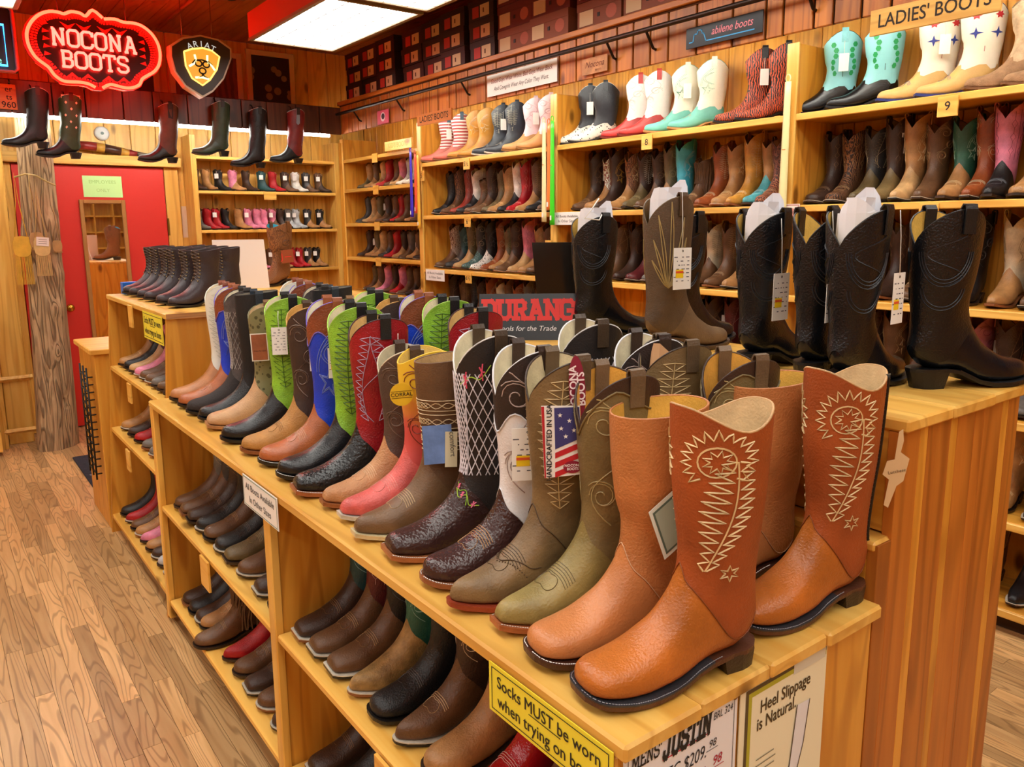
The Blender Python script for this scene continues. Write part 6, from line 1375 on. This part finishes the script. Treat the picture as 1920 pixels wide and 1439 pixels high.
# printed rope border: little red blocks
V_ = []; F_ = []
for P, k0 in ((outl, .93), (outl, .88)):
    Q = scale_poly(P, k0); Q = Q+[Q[0]]
    acc = 0
    for a, b_ in zip(Q[:-1], Q[1:]):
        A, B_ = Vector(a), Vector(b_); L_ = (B_-A).length; m = max(1, int(L_/.014)); t_ = (B_-A)/L_; nn = Vector((-t_.y, t_.x))
        for j in range(m):
            p = A+t_*(L_*(j+.2)/m); q = A+t_*(L_*(j+.85)/m); o = len(V_)
            for w_ in (p-nn*.008, q-nn*.008, q+nn*.008, p+nn*.008): V_.append(Vector((w_.x, 5.8252, w_.y))-ns.location)
            F_.append((o, o+1, o+2, o+3))
tagit(put('rope_border', mesh('rope_border', V_, F_), plain('#B8302C', .5), ns), kind='stuff')
for sd in (-1, 1):   # side leaves of the printed border
    for q in range(6):
        a0 = .285*sd; zc = 2.60+q*.045; put('border_leaf', mesh('border_leaf', [Vector((1.056+a0+sd*.012, 5.825, zc))-ns.location, Vector((1.056+a0-sd*.03, 5.825, zc+.012))-ns.location, Vector((1.056+a0+sd*.006, 5.825, zc+.028))-ns.location], [(0, 1, 2)] if sd < 0 else [(2, 1, 0)]), plain('#A82A28', .5), ns)
for sd in (-1, 1):
    for q, x_ in enumerate((.06, .15)):
        for zb, zt in ((2.86, 2.81), (2.52, 2.56)): put('border_scallop', mesh('border_scallop', [Vector((1.056+sd*(x_-.045), 5.825, zb))-ns.location, Vector((1.056+sd*x_, 5.825, zt))-ns.location, Vector((1.056+sd*(x_+.045), 5.825, zb))-ns.location, Vector((1.056+sd*x_, 5.825, zt+(zb-zt)*.6))-ns.location], [(0, 1, 2, 3)]), plain('#A82A28', .5), ns)
for word, x0, x1, z0, hgt in (('NOCONA', .808, 1.292, 2.713, .095), ('BOOTS', .850, 1.232, 2.586, .093)):
    lsx, wd = strokes(word, .2); kx = (x1-x0)/wd
    for l in lsx:
        P = [(x0+a*kx, 5.797, z0+b_*hgt) for a, b_ in l]
        Q = []
        for a, b_ in zip(P[:-1], P[1:]): Q += [a, tuple((Vector(a)+Vector(b_))/2)]
        tube('letter_tube', Q+[P[-1]], .0082, RN2, ns, 6)
for xx in (.86, 1.25): tube('hanger', [(xx, 5.845, 2.88), (xx, 5.845, CEIL)], .003, plain('#3A2A20', .5), ns, 5)
# --- shield sign
ss = thing('shield_sign', 'grey shield sign with glowing amber emblem hanging from the ceiling', 'sign', (1.71, 5.82, 2.48))
SP = [(1.515, 2.792), (1.593, 2.848), (1.712, 2.88), (1.83, 2.867), (1.912, 2.818), (1.908, 2.752), (1.849, 2.615), (1.77, 2.524), (1.70, 2.48), (1.593, 2.542), (1.53, 2.629), (1.51, 2.729)]
SI = [(1.592, 2.762), (1.646, 2.786), (1.718, 2.80), (1.777, 2.79), (1.828, 2.755), (1.804, 2.669), (1.751, 2.593), (1.70, 2.552), (1.632, 2.593), (1.597, 2.67)]
def plate2(nm, P, y0, y1, mat, k=1.0, c=(1.71, 2.69)):
    P = [(c[0]+(a-c[0])*k, c[1]+(b_-c[1])*k) for a, b_ in P]; n = len(P)
    V_ = [Vector((a, y0, b_))-ss.location for a, b_ in P]+[Vector((a, y1, b_))-ss.location for a, b_ in P]
    put(nm, mesh(nm, V_, [tuple(range(n)), tuple(range(2*n-1, n-1, -1))]+[(i, i+n, (i+1) % n+n, (i+1) % n) for i in range(n)]), mat, ss)
plate2('casing', SP, 5.815, 5.90, plain('#D8CBB4', .4), 1.04); plate2('face', SP, 5.808, 5.814, plain('#3A3634', .5), .97)
AM = glow('#F0A020', 1.0, (.95, .36, .03), False); plate2('amber_panel', SI, 5.803, 5.807, AM); YL = glow('#FFE890', 3.0, (1, .78, .3), False)
for P in ([SI+[SI[0]]][0],): tube('edge_glow', [(a, 5.80, b_) for a, b_ in P], .006, glow('#FFB040', 2.0, (1, .55, .12), False), ss, 6)
for P in ([(1.66, 2.75), (1.668, 2.71), (1.65, 2.69), (1.62, 2.67)], [(1.745, 2.755), (1.742, 2.71), (1.77, 2.69), (1.79, 2.66)], [(1.655, 2.60), (1.70, 2.605), (1.745, 2.598)]): tube('emblem_stroke', [(a, 5.799, b_) for a, b_ in P], .007, YL, ss, 6)
for c in ((1.682, 2.695), (1.733, 2.692), (1.706, 2.648)): tube('emblem_ring', [(c[0]+.022*math.cos(a), 5.797, c[1]+.019*math.sin(a)) for a in np.linspace(0, 2*PI, 14, endpoint=False)], .0055, plain('#2A2018', .4), ss, 5, True)
for P in ([(1.64, 2.69), (1.66, 2.715), (1.706, 2.72), (1.75, 2.712), (1.775, 2.69)], [(1.706, 2.63), (1.70, 2.612), (1.67, 2.60)], [(1.706, 2.63), (1.715, 2.612), (1.74, 2.60)]): tube('emblem_line', [(a, 5.797, b_) for a, b_ in P], .005, plain('#2A2018', .4), ss, 5)
for i, ch in enumerate('ARIAT'):
    a = -.36+.18*i; text('lettering', ch, .055, Vector((1.712+.22*math.sin(a), 5.807, 2.825-.17*(1-math.cos(a))*2.0))-ss.location, Vector((math.cos(a), 0, -math.sin(a))), Vector((math.sin(a), 0, math.cos(a))), glow('#E8E0D0', .7, (.9, .85, .75), False), ss, base=(0, 0, 0))
for xx in (1.60, 1.80): tube('hanger', [(xx, 5.85, 2.84), (xx, 5.85, CEIL)], .003, plain('#8A7A68', .4, 1), ss, 5)
# --- blue neon board at the picture's edge
bs = thing('blue_neon_sign', 'dark rounded board with blue neon frame at the far left', 'neon sign', (.3, 5.9, 2.55))
box('board', (.02, 5.905, 2.535), (.625, 5.93, 2.925), plain('#140C10', .4), bs, .02); 
tube('board_edge', [(.04, 5.9, 2.54), (.60, 5.9, 2.54), (.618, 5.9, 2.56), (.618, 5.9, 2.90), (.60, 5.9, 2.92), (.04, 5.9, 2.92)], .011, plain('#A8524A', .4), bs, 7)
tube('neon_tube', [(.08, 5.89, 2.58), (.565, 5.89, 2.572), (.565, 5.89, 2.81), (.08, 5.89, 2.82)], .007, glow('#20A8F0', 5.0, (.03, .35, .95), False), bs, 6)
text('letter_tube', 'e', .06, (.525, 5.895, 2.60), XR, UPV, glow('#60E8B0', 2.0, (.2, .8, .5), False), bs)
# wooden plaque on the valance
t, R, off = face_sign('wood_plaque', 'honey wood plaque with dark lettering on the valance', 'sign', .28, .632, 2.36, 2.52, VY-.019, 'x', wood('panel', 'x'), .01)
line_on(t, R, off, 'er', .05, .135, .048, '#2A1808', bold=.01); line_on(t, R, off, 'ts', .05, .135, -.002, '#2A1808', bold=.01); line_on(t, R, off, '1960', .055, .115, -.052, '#2A1808', bold=.01)
# --- boots hung along the valance
random.seed(4)
HB = [(.515, 2.115, '#15181C', '#181A1E', 'black pointed boot hanging first from the plaque', .385), (.705, 2.055, '#14181A', None, 'green boot with cream cutouts and black foot hanging on the valance', .42), (1.335, 2.05, '#1C1A18', '#5A3420', 'brown boot with black foot hanging on the valance', .42), (1.712, 2.115, '#3E5446', '#344A38', 'mossy green boot hanging on the valance', .40), (1.99, 2.04, '#16181A', '#14141A', 'tall black boot hanging on the valance', .45), (2.30, 2.085, '#20282C', '#7A2226', 'dark red boot with black foot hanging last on the valance', .42)]
for i, (tx, z, v, s, lab, tp) in enumerate(HB):
    kw = dict(L=.27, top=tp, toe='pt' if False else 'point', hh=.042, dip=.03, style='soft', lean=-.06)
    D = boot_meshes(('hang', i), kw, 'swirl' if i == 4 else None)
    r = make_boot(lab, D, dict(vamp=leather(v, .35), shaft=leather(s or '#2C4A28', .45), lining='#2A2018', strap='#2A2018', sole='#1A1614', heel='#15120F', stitch='#3A3A40', collar=None), (tx+.27, VY-.082, z), PI, 'old boots hanging along the valance')
    if i == 1:
        surf_patch(r, D['last'], 'cutout', [blob(a, h, .008, 4, .7) for a, h in ((.03, .8), (-.03, .8), (.035, .5), (-.03, .5), (.03, .22), (-.028, .22), (.0, .65), (.005, .35))], plain('#D8CDB4', .6)); surf_patch(r, D['last'], 'collar_band', [[(-.06, .90), (.06, .90), (.06, .985), (-.06, .985)]], plain('#D8CDB4', .6))
    if i == 5: surf_patch(r, D['last'], 'long_strap', [[(.0, .55), (.014, .60), (.012, .98), (-.012, .98), (-.014, .60)]], plain('#8A98A8', .5))
    if i == 2: surf_patch(r, D['last'], 'dark_patch', [[(-.02, .60), (.012, .62), (.016, .96), (-.02, .96)]], plain('#1C1A18', .6))
    put('hook', mesh('hook', *tube_data([Vector((.07, -.0, tp-.02)), Vector((.07, -.03, tp+.02)), Vector((.07, -.064, tp+.03))], .004, 5)), plain('#3A302A', .4, 1), r)
# --- tree trunk post with hanging pouches
tk = thing('tree_trunk', 'weathered grey tree trunk post standing before the red door', 'tree trunk', (.665, 6.46, 0))
n = 40; m = 60; V_ = []
kn = [(-1.2, 1.02, .05, .06), (-1.35, .72, .045, .05), (-2.6, 1.55, .03, .08), (-.9, .34, -.05, .04), (-.7, 1.25, .035, .06), (-2.0, .55, -.03, .05), (-1.0, 1.62, .035, .07)]
for i in range(m):
    f = i/(m-1); z = f*2.34; cx_ = .012*math.sin(f*5)+.07*f; base_r = .112+.026*(1-f)**4-.008*f
    for j in range(n):
        a = 2*PI*j/n; r_ = base_r*(1+.10*math.sin(2*a+f*3)+.06*math.sin(3*a-f*6+1)+.035*math.sin(7*a+f*4)+.02*math.sin(13*a))
        for ka, kz, kh, kr in kn:
            da = (a-ka+PI) % (2*PI)-PI; r_ += kh*.7*math.exp(-((da*.15)**2+(z-kz)**2)/(kr*kr))
        V_.append((cx_+r_*math.cos(a)*.95, r_*math.sin(a)*.8, z))
F_ = [(i*n+j, i*n+(j+1) % n, (i+1)*n+(j+1) % n, (i+1)*n+j) for i in range(m-1) for j in range(n)]+[tuple(range((m-1)*n, m*n))]
put('trunk', mesh('trunk', V_, F_, True, .3), wood('trunk', 'z'), tk)
def pouch(label, x, y, z, col, s=1.0, fr=.16):
    t = thing('leather_pouch', label, 'pouch', (x, y, z), group='leather pouches hung on the trunk'); cmx = leather(col, .7, .3, .2)
    V_ = []; n = 14; P = [(.0, -.055), (.02, -.052), (.037, -.04), (.043, -.01), (.042, .03), (.03, .055), (.0, .06)]
    for yy in (-.012, .010):
        V_ += [(a*s, yy, b_*s) for a, b_ in P]+[(-a*s, yy, b_*s) for a, b_ in P[-2:0:-1]]
    k = len(P)*2-2; put('bag', mesh('bag', V_, [tuple(range(k)), tuple(range(2*k-1, k-1, -1))]+[(i, i+k, (i+1) % k+k, (i+1) % k) for i in range(k)]), cmx, t)
    fl = [(-.036, .055), (.036, .055), (.034, .02), (.02, .0), (0, -.008), (-.02, 0), (-.034, .02)]; put('flap', mesh('flap', [(a*s, -.0135, b_*s) for a, b_ in fl]+[(a*s, -.0122, b_*s) for a, b_ in fl], [tuple(range(6, -1, -1)), tuple(range(7, 14))]), cmx, t)
    lists = [tube_data([Vector((a*s, -.008, -.045*s)), Vector((a*s+.002*math.sin(a*900), -.012, (-.045-fr*.5)*s)), Vector((a*s*1.1, -.010, (-.045-fr)*s))], .0022, 3) for a in np.linspace(-.036, .036, 18)]
    tagit(put('fringe', mesh('fringe', *joined(lists)), cmx, t), kind='stuff')
    put('strap', mesh('strap', *tube_data([Vector((-.03*s, 0, .05*s)), Vector((-.008, .005, .25*s)), Vector((0, .01, .40*s)), Vector((.008, .005, .25*s)), Vector((.03*s, 0, .05*s))], .003, 5), True), cmx, t)
    return t
p1 = pouch('yellow fringed leather pouch hanging from the side of the trunk', .575, 6.345, 1.46, '#E0B43A', 1.25); p2 = pouch('tan fringed leather pouch with card on the trunk front', .690, 6.315, 1.46, '#D8B878', 1.15, .13); p3 = pouch('plain tan leather pouch behind the carded one', .665, 6.335, 1.50, '#B8925F', 1.0, .02); p4 = pouch('small tan pouch on the door side of the trunk', .79, 6.38, 1.46, '#B8905A', .7, .02)
cdp = put('price_card', box_mesh(.075, .001, .06), plain('#E6E0DA', .7), p2, (.005, -.018, .035), (0, .1, 0)); 
for q in range(3): put('printed_line', box_mesh(.05, .0006, .004), plain('#8A8480', .8), cdp, (0, -.0008, .014-q*.014))
lc = thing('rawhide_lace', 'pale rawhide lace tied around the upper trunk', 'lace', (.69, 6.35, 1.88))
tube('cord', [(.58, 6.40, 1.93), (.64, 6.335, 1.95), (.70, 6.325, 1.94), (.77, 6.345, 1.90), (.82, 6.39, 1.88)], .006, leather('#C8AA6A', .7), lc, 5); tube('tail', [(.66, 6.33, 1.95), (.655, 6.325, 1.86), (.665, 6.325, 1.78)], .004, leather('#C8AA6A', .7), lc, 5)
# --- ceiling conduit and spotlight
cd = thing('ceiling_spotlight', 'small dark spotlight on ceiling conduit beside the box light', 'light', (1.72, 5.2, CEIL))
tube('conduit', [(1.70, 6.9, CEIL-.02), (1.70, 3.5, CEIL-.02)], .012, plain('#B8743A', .5), cd, 8); tube('stem', [(1.72, 5.2, CEIL), (1.72, 5.2, CEIL-.06)], .012, plain('#241A14', .5), cd, 8); tube('lamp_head', [(1.72, 5.2, CEIL-.06), (1.735, 5.16, CEIL-.16)], [.03, .042], plain('#1C1410', .5), cd, 12)
# --- what the mirror looks back at: pigeonhole unit and tufted chair on the street side wall
pg = thing('pigeonhole_unit', 'pine pigeonhole shelving on the wall opposite the red door', 'shelf unit', (2.4, -2.8, 0))
for i in range(7): box('upright', (1.4+i*.33, -2.99, .9), (1.42+i*.33, -2.7, 2.5), PZ, pg)
for z in (.9, 1.2, 1.5, 1.8, 2.1, 2.4): box('shelf', (1.4, -2.99, z), (3.4, -2.7, z+.02), PX, pg)
box('counter', (1.3, -2.99, .85), (3.45, -2.5, .9), LX, pg); box('front_panel', (1.3, -2.9, 0), (3.45, -2.55, .85), PZ, pg)
for o in list(bpy.data.objects):
    if o.parent is None and o.get('label') and len(o['label'].split()) > 16: print('LONG', o.name, o['label'])
print('boots', len(BOOTS), 'objects', len(bpy.data.objects))
